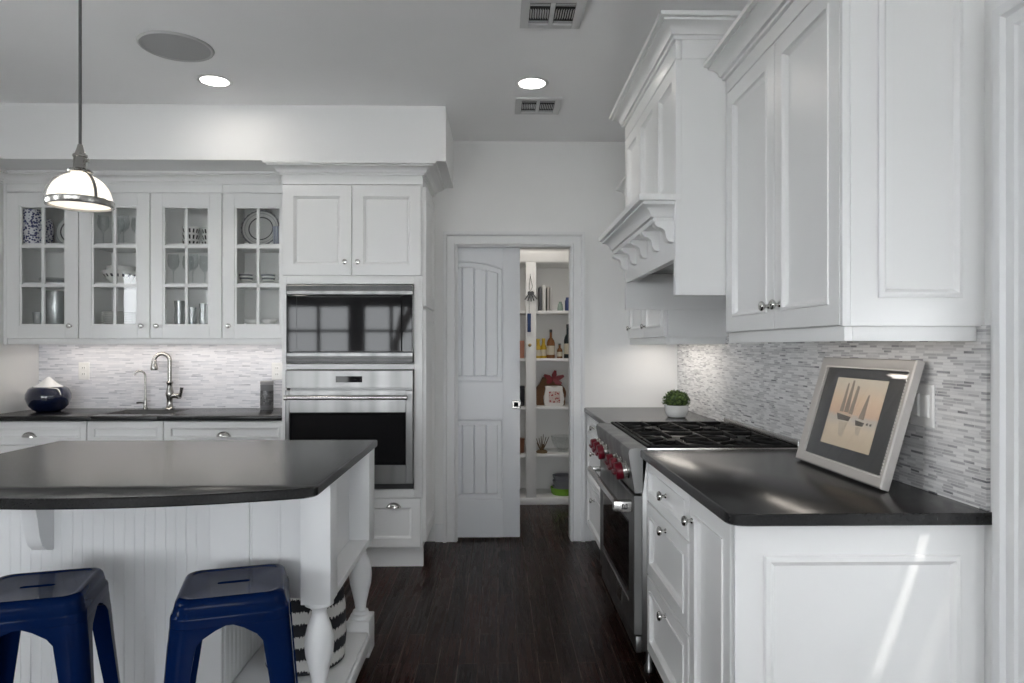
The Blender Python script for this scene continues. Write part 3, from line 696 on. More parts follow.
# microwave
t = thing('microwave', 'built-in black glass microwave with steel bands, above the wall oven', 'microwave', (-.878, 4.13, 1.234))
MB().box(AX0 + .012, AX1 - .012, TY + .025, 4.55, 1.234, 1.70).build('housing', DSTEEL, t)
mx0, mx1 = -1.254, -.503
fr = front(TY - .0004)
b = MB(); b.panel(fr, mx0, mx1, 1.640, 1.698, [(0, .022), (.003, .024)], 0); b.panel(fr, mx0, mx1, 1.236, 1.297, [(0, .022), (.003, .024)], 0)
b.panel(fr, mx0, mx0 + .004, 1.297, 1.640, [(0, .018)], 0); b.panel(fr, mx1 - .004, mx1, 1.297, 1.640, [(0, .018)], 0)
b.build('trim_frame', STEEL, t)
for z0, z1 in ((1.663, 1.694), (1.240, 1.276)):
    b = MB(); n = 4
    for i in range(n): b.panel(fr, mx0 + .003, mx1 - .003, z0 + (z1 - z0) * i / n, z0 + (z1 - z0) * (i + .82) / n, [(0, .0275), (.001, .028)], .0242)
    b.build('vent_louver', mat('vent_steel', (.07, .07, .07), .4, .8) if z0 > 1.5 else bpy.data.materials['vent_steel'], t)
d = MB().panel(fr, mx0 + .005, -.572, 1.300, 1.637, [(0, .026), (.003, .028)], 0.001).build('door', BLACKGLASS, t)
b = MB(); b.panel(fr, -1.190, -1.188, 1.303, 1.634, [(0, .0284)], .0281); b.panel(fr, -1.188, -.576, 1.626, 1.629, [(0, .0284)], .0281); b.panel(fr, -1.188, -.576, 1.305, 1.308, [(0, .0284)], .0281)
b.build('window_border', BLACKPL, d)
MB().panel(fr, -.570, mx1 - .005, 1.300, 1.637, [(0, .026), (.003, .028)], 0.001).build('control_panel', BLACKGLASS, t)
# wall oven
t = thing('wall_oven', 'stainless steel wall oven with long bar handle below the microwave', 'oven', (-.878, 4.13, .488))
MB().box(AX0 + .012, AX1 - .012, TY + .025, 4.6, .488, 1.19).build('housing', DSTEEL, t)
MB().panel(fr, mx0, mx1, 1.086, 1.192, [(0, .030), (.003, .033)], 0).build('control_panel', STEEL, t)
MB().panel(fr, -.957, -.803, 1.121, 1.157, [(0, .0345), (.001, .035)], .033).build('display', BLACKGLASS, t)
b = MB()
wx0, wx1, wz0, wz1 = -1.228, -.545, .632, .945
b.panel(fr, mx0, wx0, .522, 1.074, [(0, .040), (.003, .043)], .002); b.panel(fr, wx1, mx1, .522, 1.074, [(0, .040), (.003, .043)], .002)
b.panel(fr, wx0, wx1, wz1, 1.074, [(0, .043)], .002); b.panel(fr, wx0, wx1, .522, wz0, [(0, .043)], .002)
d = b.build('door', STEEL, t)
MB().panel(fr, wx0 + .0005, wx1 - .0005, wz0 + .0005, wz1 - .0005, [(0, .036), (.01, .036), (.012, .034)], .002).build('window', BLACKGLASS, d)
b = MB(); b.tube([(-1.235, TY - .088, 1.034), (-.54, TY - .088, 1.034)], .0125, 16)
for x in (-1.20, -.575): b.tube([(x, TY - .0435, 1.034), (x, TY - .09, 1.034)], .009)
for x in (-1.245, -.545): b.tube([(x, TY - .088, 1.034), (x + .015, TY - .088, 1.034)], .0155, 16)
b.build('handle', HANDLE, d)
MB().panel(fr, mx0, mx1, .488, .518, [(0, .024), (.002, .026)], 0).build('bottom_vent', BLACKPL, t)

# ================================================================== PANTRY DOOR + PANTRY
LY = YB + .037; b = MB()
lx0, lx1, lz0, lz1 = -.65, .151, .016, 2.016
b.box(lx0, lx1, LY + .012, LY + .030, lz0, lz1)
sx0, sx1 = lx0 + .115, lx1 - .115
b.box(sx1, lx1, LY, LY + .012, lz0, lz1, .0015); b.box(lx0, sx0, LY, LY + .012, lz0, lz1)
b.box(sx0, sx1, LY, LY + .012, lz0, .27); b.box(sx0, sx1, LY, LY + .012, .835, 1.085)
def arch(x): u = (x - (sx0 + sx1) / 2) / ((sx1 - sx0) / 2); return 1.872 + .055 * (1 - u * u)
N = 24; ax = [sx0 + (sx1 - sx0) * i / N for i in range(N + 1)]
b.prism([(x, LY, arch(x)) for x in ax] + [(sx1, LY, lz1), (sx0, LY, lz1)], (0, .012, 0))
# moulding inside each panel
def bead(pts):
    for p, q in zip(pts, pts[1:]):
        b.tube([p, q], .0095, 6)
bead([(sx1 - .007, LY + .012, .277), (sx1 - .007, LY + .012, .828), (sx0 + .007, LY + .012, .828), (sx0 + .007, LY + .012, .277), (sx1 - .007, LY + .012, .277)])
bead([(sx1 - .007, LY + .012, 1.868), (sx1 - .007, LY + .012, 1.092), (sx0 + .007, LY + .012, 1.092), (sx0 + .007, LY + .012, 1.868)])
bead([(x, LY + .012, arch(x) - .006) for x in ax])
# raised plank field with grooves
for z0, z1f in ((.31, lambda x: .795), (1.125, lambda x: arch(x) - .042)):
    n = 6; w = (sx1 - sx0 - .08) / n
    for i in range(n):
        x0 = sx0 + .034 + (w + .002) * i; x1 = x0 + w + .002; g = .009
        def loop(q, y): return [(x0 + q, y, z0 + q), (x1 - q, y, z0 + q), (x1 - q, y, z1f(x1 - q) - q), ((x0 + x1) / 2, y, z1f((x0 + x1) / 2) - q), (x0 + q, y, z1f(x0 + q) - q)]
        b.rings([loop(0, LY + .0125), loop(.001, LY + .011), loop(g, LY + .001)], True, True)
dr = struct(b.build('door_1', subtle('pantry_door_paint', (.74, .755, .78), .4, 3, .01)))
b = MB(); fr = front(LY)
b.panel(fr, .098, .152, .905, .960, [(0, .002), (.003, .003), (.012, .003), (.014, -.004)], 0)
b.build('door_pull', NICKEL, dr)
b = MB(); b.box(.1515, .157, LY + .004, LY + .026, .905, .960, .001); b.tube([(.155, LY + .008, .930), (.166, LY + .004, .930), (.166, LY + .004, .945)], .003, 8); b.build('edge_latch', NICKEL, dr)

PY = 5.81
t = thing('pantry_shelving', 'white built-in pantry shelving seen through the part-open pocket door', 'shelving', (.1, PY + .2, 0))
b = MB(); b.box(.234, .322, PY, PY + .022, .06, 2.046, .001); b.box(-.30, .96, PY, PY + .022, 2.046, 2.14, .001); b.box(-.30, .96, PY, PY + .022, 0, .06, .001); b.box(-.34, -.30, PY, PY + .022, 0, 2.14); b.box(.96, 1.0, PY, PY + .022, 0, 2.14); b.build('face_frame', CAB, t)
b = MB(); b.box(.268, .288, PY + .022, 6.19, .06, 2.14); b.box(-.34, -.32, PY + .022, 6.19, 0, 2.14); b.box(.98, 1.0, PY + .022, 6.19, 0, 2.14); b.box(-.32, .98, 6.17, 6.19, .0, 2.14); b.build('side_panel', CABIN, t)
PS = [.062, .424, .825, 1.234, 1.638]
for z in PS + [2.06]:
    for x0, x1 in ((-.3195, .2675), (.2885, .9795)): MB().box(x0, x1, PY + .0225, 6.169, z - .024, z, .001).build('shelf', CAB, t)
area('pantry_fill_light', (.3, 5.15, 2.6), .3, .3, 3.5, (1, .94, .86))  # added light without a fixture, brightens the pantry inside
t2 = thing('pantry_fill_marker', 'marker of the added pantry fill light, no fixture built', 'light', (.3, 5.3, 2.66)); bpy.data.objects.remove(t2)
# keys on hook
t = thing('key_bunch', 'bunch of dark keys with a blue tag hanging on the pantry upright', 'keys', (.272, PY - .004, 1.86))
b = MB(); b.tube([(.272, PY - .002, 1.93), (.272, PY - .018, 1.925), (.272, PY - .018, 1.945)], .003, 8); b.build('hook', NICKEL, t)
b = MB(); b.tube([(.272, PY - .018, 1.925), (.29, PY - .014, 1.84), (.275, PY - .014, 1.80)], .0018, 6); b.tube([(.272, PY - .018, 1.925), (.262, PY - .014, 1.84), (.27, PY - .014, 1.80)], .0018, 6); b.tube([(.27, PY - .016, 1.80), (.262, PY - .016, 1.70), (.262, PY - .016, 1.615)], .0018, 6); b.build('lanyard', CORD, t)
for k, a in enumerate((-38, -18, -2, 16, 34)):
    M = T(.275, PY - .016 - .0005 * k, 1.80) @ Matrix.Scale(1.35, 4) @ RY(radians(a))
    b = MB(); b.lathe([(0, -.001), (.012, -.001), (.012, .001), (0, .001)], 12, M @ T(0, 0, -.015) @ RX(pi / 2)); b.box(-.0035, .0035, -.001, .001, -.065, -.025, 0, M); b.build('key', mat('dark_key', (.06, .06, .06), .35, .8) if k == 0 else bpy.data.materials['dark_key'], t)
MB().box(.247, .277, PY - .022, PY - .008, 1.455, 1.612, .004).build('blue_tag', mat('blue_tag_fabric', (.02, .05, .16), .6), t)
b = MB(); b.lathe([(0, 0), (.014, 0), (.014, .004), (.006, .01), (0, .012)], 14, T(.268, PY - .0005, 1.345) @ RX(pi / 2)); tag(b.build('wall_hook', mat('brass_hook', (.35, .25, .12), .3, 1)), 'small brass knob hook on the pantry upright below the blue key tag', 'hook')
# goods
def bottle(name, label, x, y, z, r, h, m, neck=.3, capm=None, cat='bottle', group='bottles on the pantry shelf'):
    t = thing(name, label, cat, (x, y, z + .0006), 0, group)
    MB().lathe([(0, 0), (r * .95, 0), (r, .006), (r, h * .52), (r * .8, h * .62), (r * neck, h * .72), (r * neck, h * .9), (0, h * .9)], 18).build('glass_body', m, t, local=True)
    MB().lathe([(r * neck * 1.15, h * .9), (r * neck * 1.15, h), (0, h)], 14, None, True).build('cap', capm or BLACKPL, t, local=True)
    MB().lathe([(r * 1.01, h * .12), (r * 1.015, h * .13), (r * 1.015, h * .42), (r * 1.01, h * .43)], 18).build('paper_label', mat(name + '_label', (.55, .5, .4), .6), t, local=True)
amber = mat('amber_glass', (.16, .06, .015), .1); oil = mat('golden_oil', (.50, .33, .03), .12); dk = mat('dark_bottle_glass', (.01, .018, .022), .08)
bottle('oil_bottle', 'yellow oil bottle, leftmost beside the pantry upright', .342, 5.90, PS[3], .030, .165, oil, .5, mat('yellow_cap', (.5, .35, .02), .4))
bottle('oil_bottle', 'yellow oil bottle just right of its twin on the bottle shelf', .392, 5.93, PS[3], .027, .17, oil, .5, bpy.data.materials['yellow_cap'])
bottle('spirit_bottle', 'tall amber bottle with a thin neck in the middle of the bottle shelf', .452, 5.90, PS[3], .036, .245, amber, .3)
bottle('spice_bottle', 'short brown bottle right of the tall amber bottle', .528, 5.90, PS[3], .024, .125, amber, .4)
bottle('wine_bottle', 'near-black tall bottle at the right end of the bottle shelf', .598, 5.90, PS[3], .034, .29, dk, .36)
for k, (x, wd, hh, c, lab) in enumerate(((.362, .02, .205, (.10, .10, .11), 'dark slim binder at the left of the upper pantry shelf'), (.392, .028, .215, (.62, .62, .60), 'white binder standing between two darker ones'), (.428, .02, .205, (.33, .31, .29), 'taupe binder right of the white binder'), (.452, .016, .20, (.45, .44, .43), 'thin grey folder at the end of the binder row'))):
    t = thing('binder', lab, 'binder', (x, 5.86, PS[4] + .0005), 0, 'binders on the upper pantry shelf')
    m = mat('binder_cover', c, .5)
    b = MB(); b.box(-wd / 2, wd / 2, 0, .004, 0, hh, .001); b.box(-wd / 2, -wd / 2 + .002, .004, .2, 0, hh); b.box(wd / 2 - .002, wd / 2, .004, .2, 0, hh); b.build('cover', m, t, local=True)
    MB().box(-wd / 2 + .0025, wd / 2 - .0025, .005, .195, .004, hh - .006).build('pages', mat('paper', (.7, .7, .66), .8), t, local=True)
vessel('blue_jar', 'dark blue jar at the right edge of the upper pantry shelf', 'jar', [(0, 0), (.025, 0), (.028, .01), (.028, .085), (.02, .1), (.02, .115), (0, .115)], (.60, 5.90, PS[4] + .0005), mat('blue_jar_glaze', (.03, .05, .16), .3))
vessel('green_jar', 'small pale green jar beside the dark blue jar on the upper pantry shelf', 'jar', [(0, 0), (.022, 0), (.026, .015), (.02, .06), (.012, .07), (.014, .08), (0, .08)], (.535, 5.92, PS[4] + .0005), mat('green_jar_glaze', (.25, .32, .28), .3))
# bags on the third shelf
def bag(name, label, x, y, z, wx, wy, h, m, seed, cat='bag', top=.55):
    rnd = random.Random(seed); b = MB(); loops = []
    for i in range(9):
        v = i / 8; k = 1 - (1 - top) * max(0, v - .55) / .45; kk = (.92 + .1 * sin(pi * min(1, v * 1.3))) * k
        loops.append([(wx / 2 * kk * (1 if abs(cos(a)) > .7 else abs(cos(a)) / .7) * (1 if cos(a) > 0 else -1) + rnd.uniform(-.004, .004), wy / 2 * kk * (1 if abs(sin(a)) > .7 else abs(sin(a)) / .7) * (1 if sin(a) > 0 else -1) + rnd.uniform(-.004, .004), h * v + (rnd.uniform(-.008, .008) if i > 4 else 0)) for a in [2 * pi * j / 16 + .01 for j in range(16)]])
    b.rings(loops, True, True)
    o = b.build(name, m, None, local=True, smooth=60); o.location = (x, y, z); return tag(o, label, cat)
kr = bag('kraft_bag', 'brown kraft paper bag with a red bow behind the red and white bag', .455, 6.03, PS[2] + .0006, .26, .14, .235, mat('kraft_paper', (.15, .075, .035), .8), 3)
def ribbon():
    b = MB()
    for a, l in ((20, .10), (75, .085), (150, .09), (-25, .08), (200, .06)):
        a = radians(a); c = Vector((.02, -.075, .22)); d = Vector((cos(a), -.15, sin(a))); s = Vector((-sin(a), 0, cos(a)))
        b.rings([[c - s * .006, c + s * .006, c + s * .006 + Vector((0, .004, 0)), c - s * .006 + Vector((0, .004, 0))], [c + d * l * .5 - s * .022, c + d * l * .5 + s * .022, c + d * l * .5 + s * .022 + Vector((0, .004, 0)), c + d * l * .5 - s * .022 + Vector((0, .004, 0))], [c + d * l - s * .008, c + d * l + s * .012, c + d * l + s * .012 + Vector((0, .004, 0)), c + d * l - s * .008 + Vector((0, .004, 0))]], True, True)
    return b.build('red_bow', mat('red_ribbon', (.20, .01, .015), .45), kr, local=True)
ribbon()
sb = bag('snack_bag', 'white and red printed bag standing in front of the kraft bag', .478, 5.905, PS[2] + .0006, .165, .075, .165, mat('white_bag', (.72, .70, .68), .4), 5, 'bag', .93)
b = MB(); b.box(-.045, .05, -.0435, -.0405, .03, .125, .001); b.build('red_print', voro('red_print_pattern', (.35, .04, .04), (.62, .5, .46), 60, .45, .5), sb, local=True)
# fourth shelf: dried plant and glass
t = thing('dried_twigs', 'clump of dry brown twigs at the left of the fourth pantry shelf', 'dried plant', (.375, 5.90, PS[1] + .0006)); b = MB(); rnd = random.Random(4)
for k in range(16):
    a = rnd.uniform(0, 2 * pi); l = rnd.uniform(.06, .16); b.tube([(0, 0, .004), (cos(a) * l * .25, sin(a) * l * .2, l * .5), (cos(a) * l * .5, sin(a) * l * .3, l)], [.004, .0035, .0025], 5)
b.build('twig', mat('dry_twig', (.14, .085, .045), .8), t, local=True)
MB().lathe([(0, 0), (.045, 0), (.05, .012), (.035, .025), (0, .028)], 16).build('base', mat('dry_moss', (.16, .11, .06), .9), t, local=True)
vessel('crystal_bowl', 'cut glass bowl on the fourth pantry shelf beside the dry twigs', 'bowl', [(r * .95, z * 1.6) for r, z in BOWL], (.565, 5.97, PS[1] + .0006), GLASSWARE)
# bottom shelf: green bag under a stack of grey tins
vessel('green_tray', 'bright green bowl at the bottom of the pile on the lowest pantry shelf', 'bowl', [(0, 0), (.09, 0), (.10, .012), (.108, .06), (.103, .06), (.095, .014), (0, .010)], (.56, 5.945, PS[0] + .0006), mat('lime_plastic', (.20, .42, .04), .4))
for k in range(3):
    vessel('grey_bowl', ['grey bowl of the pile, resting in the green bowl', 'grey bowl in the middle of the pile above the green bowl', 'grey bowl on top of the pile on the lowest pantry shelf'][k], 'bowl', [(0, 0), (.06, 0), (.075, .02), (.092, .06), (.088, .06), (.07, .022), (0, .01)], (.560, 5.945, PS[0] + .0125 + .046 * k), mat('grey_bowl_plastic', (.32 - .03 * k, .33 - .03 * k, .36 - .03 * k), .35), 'grey bowls on the lowest pantry shelf')
# left bay
for k, (z, c, h, nm, lab) in enumerate(((PS[3], (.40, .18, .12), .15, 'food_box', 'reddish food box in the narrow left pantry gap, bottle shelf'), (PS[2], (.04, .04, .05), .17, 'dark_canister', 'dark canister in the narrow left pantry gap beside the door pull'), (PS[1], (.22, .10, .06), .12, 'copper_tin', 'copper-brown tin in the narrow left pantry gap, fourth shelf'))):
    if k == 0:
        o = MB().box(-.05, .05, -.03, .03, 0, h, .002).build(nm, mat(nm, c, .5), None, local=True); o.location = (.175, 5.93, z + .0006); tag(o, lab, 'box')
    else: vessel(nm, lab, 'tin', [(0, 0), (.045, 0), (.048, .004), (.048, h * .85), (.046, h * .87), (.05, h * .88), (.05, h), (0, h)], (.18, 5.93, z + .0006), mat(nm, c, .4))

# ================================================================== RIGHT RUN
# ---- range hood
HX, HY0, HY1 = .684, 2.644, 3.700
t = thing('range_hood', 'tall white panelled range hood with corbelled mantel above the range', 'range hood', (.96, 3.17, 1.53))
for ya, yb in ((HY0, HY0 + .03), (HY1 - .03, HY1)):
    b = MB(); b.prism([(HX + .022, ya, 2.59), (HX + .022, ya, 1.919), (HX, ya, 1.919), (HX, ya, 1.53), (XR - .001, ya, 1.53), (XR - .001, ya, 2.59)], (0, yb - ya, 0)); b.build('side_panel', CAB, t)
b = MB(); b.box(HX + .024, XR - .001, HY0 + .0305, HY1 - .0305, 2.40, 2.58); b.box(HX + .024, HX + .05, HY0 + .0305, HY1 - .0305, 1.68, 2.40); b.build('chase', CAB, t)
MB().box(HX + .051, XR - .012, HY0 + .031, HY1 - .031, 1.72, 1.735).build('filter_insert', STEEL, t)
fr = faceL(HX + .022)
pw = (HY1 - HY0) / 3
for k in range(3):
    MB().panel(fr, HY0 + pw * k, HY0 + pw * (k + 1), 1.920, 2.437, [(0, .020), (.0015, .022), (.06 if k != 1 else .05, .022), (.063 if k != 1 else .053, .015), (.073 if k != 1 else .063, .006), (.078 if k != 1 else .068, .004)], .0005).build('front_panel', CAB, t)
MB().box(HX, HX + .0215, HY0, HY1, 2.441, 2.59, .001).build('frieze', CAB, t)
MB().box(HX + .0217, XR - .001, HY0 - .0045, HY0 - .0002, 2.441, 2.59, .001).build('side_frieze', CAB, t)
MB().sweep([(XR - .002, HY1), (HX, HY1), (HX, HY0), (XR - .002, HY0)], [(o * .85, z * 1.25) for o, z in CROWN], 1, 2.512).build('crown_moulding', CAB, t)
MANT = [(0, 0), (.070, 0), (.076, .008), (.076, .016), (.070, .0165), (.070, .021), (.084, .0215), (.088, .032), (.096, .046), (.110, .058), (.126, .063), (.126, .070), (.119, .0705), (.119, .0755), (.140, .076), (.144, .098), (0, .098)]
MB().sweep([(HX + .0215, HY1 - .136), (HX, HY1 - .136), (HX, HY0 + .136), (HX + .0215, HY0 + .136)], MANT, 1, 1.820).build('mantel', CAB, t)
MB().box(HX + .001, HX + .0235, HY0 + .0325, HY1 - .0325, 1.672, 1.819, .001).build('apron', CAB, t)
cp = [(a * 1.08, c * 1.0) for a, c in [(0, 0), (-.068, 0), (-.070, -.012), (-.060, -.022), (-.046, -.026), (-.034, -.036), (-.030, -.052), (-.028, -.066), (-.02, -.078), (0, -.082)]]
for k in range(5):
    y = HY0 + .05 + (HY1 - HY0 - .1) * k / 4
    MB().prism([(HX + .0005 + x, y - .024, 1.8195 + z) for x, z in cp], (0, .048, 0)).build('corbel', CAB, t)

# ---- near wall cabinet
NX = .876; NY0, NY1 = 1.74, 2.640
t = thing('wall_cabinet', 'large white two-door wall cabinet nearest the camera, above the framed picture', 'wall cabinet', (1.06, 2.19, 1.384))
MB().box(NX + .022, XR - .0005, NY0, NY1 - .001, 1.384, 2.417).build('cabinet_box', CAB, t)
b = MB(); b.box(NX + .001, NX + .0215, NY0, NY0 + .012, 1.384, 2.30, .001); b.box(NX + .001, NX + .0215, NY1 - .02, NY1 - .001, 1.384, 2.30, .001); b.box(NX + .001, NX + .0215, NY0, NY1 - .001, 2.302, 2.417, .001); b.build('face_frame', CAB, t)
fr = faceL(NX + .02)
for a, c, k in ((NY0 + .014, 2.170, 2.128), (2.174, NY1 - .022, 2.214)):
    d = panel_door(fr, a, c, 1.386, 2.298, t); knob_mesh(faceL(NX), k, 1.462, 0, d, .016)
fr = front(NY0)
b = MB(); mo = [(0, 0.0005), (.0, .004), (.004, .009), (.012, .011), (.016, .007), (.020, .003)]
def applied_frame(b, fr, u0, u1, v0, v1, prof):
    L = [[fr(u0 + i, v0 + i, n), fr(u1 - i, v0 + i, n), fr(u1 - i, v1 - i, n), fr(u0 + i, v1 - i, n)] for i, n in prof]
    b.rings(L + [L[0]], False, False)
applied_frame(b, fr, .968, 1.185, 1.456, 2.28, [(0, .0004), (0, .006), (.004, .009), (.012, .010), (.016, .006), (.022, .0004)]); b.build('end_panel_moulding', CAB, t)
MB().sweep([(XR - .002, NY0), (NX, NY0), (NX, NY1 - .001)], CROWN, -1, 2.3535).build('crown_moulding', CAB, t)
b = MB(); b.box(NX + .012, NX + .034, NY0 + .012, NY1 - .002, 1.345, 1.3835, .002); b.box(NX + .034, XR - .012, NY0 + .012, NY0 + .032, 1.345, 1.3835, .002); b.build('light_rail', CAB, t)
lm = thing('under_cabinet_light', 'glowing light strip under the wall cabinet above the framed picture', 'light', (.96, 2.1, 1.365))
MB().box(.945, .97, 1.80, 2.55, 1.372, 1.3835).build('housing', WHITEPL, lm); MB().box(.948, .967, 1.81, 2.54, 1.369, 1.372).build('diffuser', LED, lm)
area('under_cabinet_glow', (.957, 2.18, 1.366), .03, .75, .4, WARM)

# ---- far wall cabinet
t = thing('wall_cabinet', 'small white wall cabinet in the far corner past the range hood', 'wall cabinet', (1.07, 4.2, 1.384))
FX = .895; FY0 = HY1 + .001
MB().box(FX + .022, XR - .0005, FY0, YB - .001, 1.384, 2.417).build('cabinet_box', CAB, t)
MB().box(FX + .001, FX + .0215, FY0, YB - .001, 2.302, 2.417, .001).build('frieze', CAB, t)
fr = faceL(FX + .02)
for a, c, k in ((FY0 + .012, 4.21, 4.17), (4.214, YB - .03, 4.63)):
    d = panel_door(fr, a, c, 1.386, 2.298, t); knob_mesh(faceL(FX), k, 1.455, 0, d, .016)
MB().sweep([(FX, FY0 + .066), (FX, YB - .001)], CROWN, -1, 2.3535).build('crown_moulding', CAB, t)
b = MB(); b.box(FX + .012, FX + .034, FY0 + .01, YB - .002, 1.345, 1.3835, .002); b.box(FX + .034, XR - .012, FY0 + .01, FY0 + .03, 1.345, 1.3835, .002); b.build('light_rail', CAB, t)
lm = thing('under_cabinet_light', 'glowing light strip under the far corner wall cabinet above the plant', 'light', (1.06, 4.2, 1.365))
MB().box(1.05, 1.075, 3.80, 4.6, 1.372, 1.3835).build('housing', WHITEPL, lm); MB().box(1.053, 1.072, 3.81, 4.59, 1.369, 1.372).build('diffuser', LED, lm)
area('under_cabinet_glow', (1.062, 4.2, 1.366), .03, .8, 1.0, WARM)

# ---- countertops
RY0, RY1 = 2.772, 3.690
def slab(pts, r_idx, r, z0, z1):
    """counter slab from polygon with rounded plan corners"""
    out = []; n = len(pts)
    for i, p in enumerate(pts):
        if i in r_idx:
            p = Vector(p); a = (Vector(pts[i - 1]) - p).normalized(); c = (Vector(pts[(i + 1) % n]) - p).normalized()
            for k in range(7):
                s = k / 6; q0 = p + a * r; q1 = p + c * r
                out.append(((1 - s) ** 2 * q0 + 2 * s * (1 - s) * p + s * s * q1))
        else: out.append(Vector(p))
    cxy = sum((Vector(p) for p in out), Vector((0, 0))) / len(out)
    def ring(ins, z): return [(p.x + (cxy.x - p.x) / abs(cxy.x - p.x + 1e-9) * min(ins, abs(cxy.x - p.x)), p.y + (cxy.y - p.y) / abs(cxy.y - p.y + 1e-9) * min(ins, abs(cxy.y - p.y)), z) for p in out]
    return MB().rings([ring(.003, z0), ring(0, z0 + .003), ring(0, z1 - .003), ring(.003, z1)], True, True)
tag(slab([(.574, 1.700), (XR - .0005, 1.700), (XR - .0005, RY0 - .002), (.574, RY0 - .002)], [0], .045, CZ0, CZ1).build('right_countertop', GRANITE), 'black stone worktop under the framed picture, nearest the camera', 'countertop')
tag(slab([(.588, RY1 + .002), (XR - .0005, RY1 + .002), (XR - .0005, YB - .0005), (.588, YB - .0005)], [], .03, CZ0, CZ1).build('corner_countertop', GRANITE), 'black stone worktop in the far corner under the potted plant', 'countertop')

# ---- near base cabinets
BXF = .620
DXF = .620
def base_box(t, y0, y1, x=BXF):
    b = MB(); b.box(x, XR - .002, y0, y1, .1, .883); b.box(x + .07, x + .09, y0, y1, 0, .1); b.build('cabinet_box', CAB, t)
t = thing('door_base_cabinet', 'white base cabinet with one door and a panelled end facing the camera', 'base cabinet', (.93, 1.95, 0))
base_box(t, 1.745, 2.163)
d = panel_door(faceL(BXF), 1.772, 2.150, .112, .874, t); knob_mesh(faceL(BXF - .02), 2.122, .792, 0, d, .016)
b = MB(); b.panel(front(1.745), BXF - .0195, XR - .002, 0, .8825, [(0, .006), (.001, .007)], .0003)
applied_frame(b, front(1.738), .674, 1.178, .10, .80, [(0, .0002), (0, .006), (.004, .009), (.014, .010), (.018, .006), (.026, .0002)]); b.build('end_panel', CAB, t)
t = thing('drawer_base_cabinet', 'white three-drawer base cabinet between the range and the door cabinet', 'base cabinet', (.93, 2.4, 0))
base_box(t, 2.165, RY0 - .004, DXF)
for v0, v1, kz in ((.715, .874, .797), (.420, .708, .672), (.112, .413, .368)):
    d = panel_door(faceL(DXF), 2.170, RY0 - .006, v0, v1, t, 'drawer', DOORR_S if v1 > .8 else [(0, .016), (.002, .020), (.048, .020), (.0495, .0245), (.0575, .0245), (.0595, .016), (.066, .009), (.07, .007)]); knob_mesh(faceL(DXF - .02), 2.455, kz, 0, d, .017)
for k, (y0, y1, lab) in enumerate(((RY1 + .004, 4.02, 'white drawer base cabinet just past the range'), (4.022, YB - .002, 'white drawer base cabinet against the back wall under the corner worktop'))):
    t = thing('drawer_base_cabinet', lab, 'base cabinet', (.95, (y0 + y1) / 2, 0)); base_box(t, y0, y1, .632)
    for v0, v1 in ((.715, .874), (.420, .708), (.112, .413)):
        d = panel_door(faceL(.632), y0 + .006, y1 - .006, v0, v1, t, 'drawer', DOORR_S); 
        knob_mesh(faceL(.612), (y0 + y1) / 2, v1 - .06, 0, d, .016)

# ---- range
t = thing('gas_range', 'stainless steel gas range with red knobs between the black worktops', 'range', (.86, 3.23, 0))
rx = .562
MB().box(rx + .02, XR - .014, RY0, RY1, .10, .888, .002).build('body', STEEL, t)
for y in (RY0 + .05, RY1 - .05):
    for x in (.62, 1.15): MB().lathe([(0, 0), (.02, 0), (.02, .02), (.014, .03), (.014, .10), (0, .10)], 14, T(x, y, 0)).build('leg', DSTEEL, t)
b = MB(); b.prism([(.526, RY0, .903), (.531, RY0, .917), (.543, RY0, .9225), (.602, RY0, .9225), (.602, RY0, .889), (.585, RY0, .742), (.553, RY0, .738)], (0, RY1 - RY0, 0)); b.build('control_panel', STEEL, t)
MB().box(.6025, XR - .0305, RY0, RY1, .8885, .907, .001).build('cooktop', BLACKPL, t)
b = MB(); b.box(.6025, XR - .0305, RY0, RY0 + .006, .9075, .9215, .001); b.box(.6025, XR - .0305, RY1 - .006, RY1, .9075, .9215, .001); b.box(XR - .030, XR - .014, RY0, RY1, .889, .950, .002); b.build('cooktop_trim', HANDLE, t)
gx0, gx1 = .622, XR - .036           # two long cast-iron grates
for y0, y1 in ((RY0 + .009, (RY0 + RY1) / 2 - .002), ((RY0 + RY1) / 2 + .002, RY1 - .009)):
    b = MB(); bw = .012; gz0, gz1 = .914, .931
    for x in (gx0 + .008, (gx0 + gx1) / 2 - bw / 2, gx1 - .008 - bw): b.box(x, x + bw, y0, y1, gz0, gz1, .003)
    for y in (y0, y1 - bw): b.box(gx0, gx1, y, y + bw, gz0, gz1, .003)
    for cxg in ((gx0 * 3 + gx1) / 4, (gx0 + gx1 * 3) / 4):
        cyg = (y0 + y1) / 2
        for a in range(4):
            M = T(cxg, cyg, 0) @ RZ(pi / 2 * a)
            L = (y1 - y0) / 2 if a % 2 else (gx1 - gx0) / 4
            b.box(.045, L, -.005, .005, gz0 + .001, gz1 + .002, .002, M)
        for a in range(4):
            M = T(cxg, cyg, 0) @ RZ(pi / 4 + pi / 2 * a); b.box(.06, .185, -.0045, .0045, gz0 + .002, gz1 - .001, .002, M)
    for x in (gx0 + .002, gx1 - .016):
        for y in (y0, y1 - .014): b.box(x, x + .014, y, y + .014, .9073, .915)
    b.build('grate', BLACKIRON, t)
    for cxg in ((gx0 * 3 + gx1) / 4, (gx0 + gx1 * 3) / 4):
        MB().lathe([(0, .9073), (.055, .9073), (.055, .911), (.04, .915), (.04, .923), (.03, .926), (0, .927)], 24, T(cxg, (y0 + y1) / 2, 0)).build('burner', BLACKIRON, t)
MB().box(.604, .620, RY0 + .008, RY1 - .008, .9073, .931, .003).build('front_ledge', BLACKIRON, t)
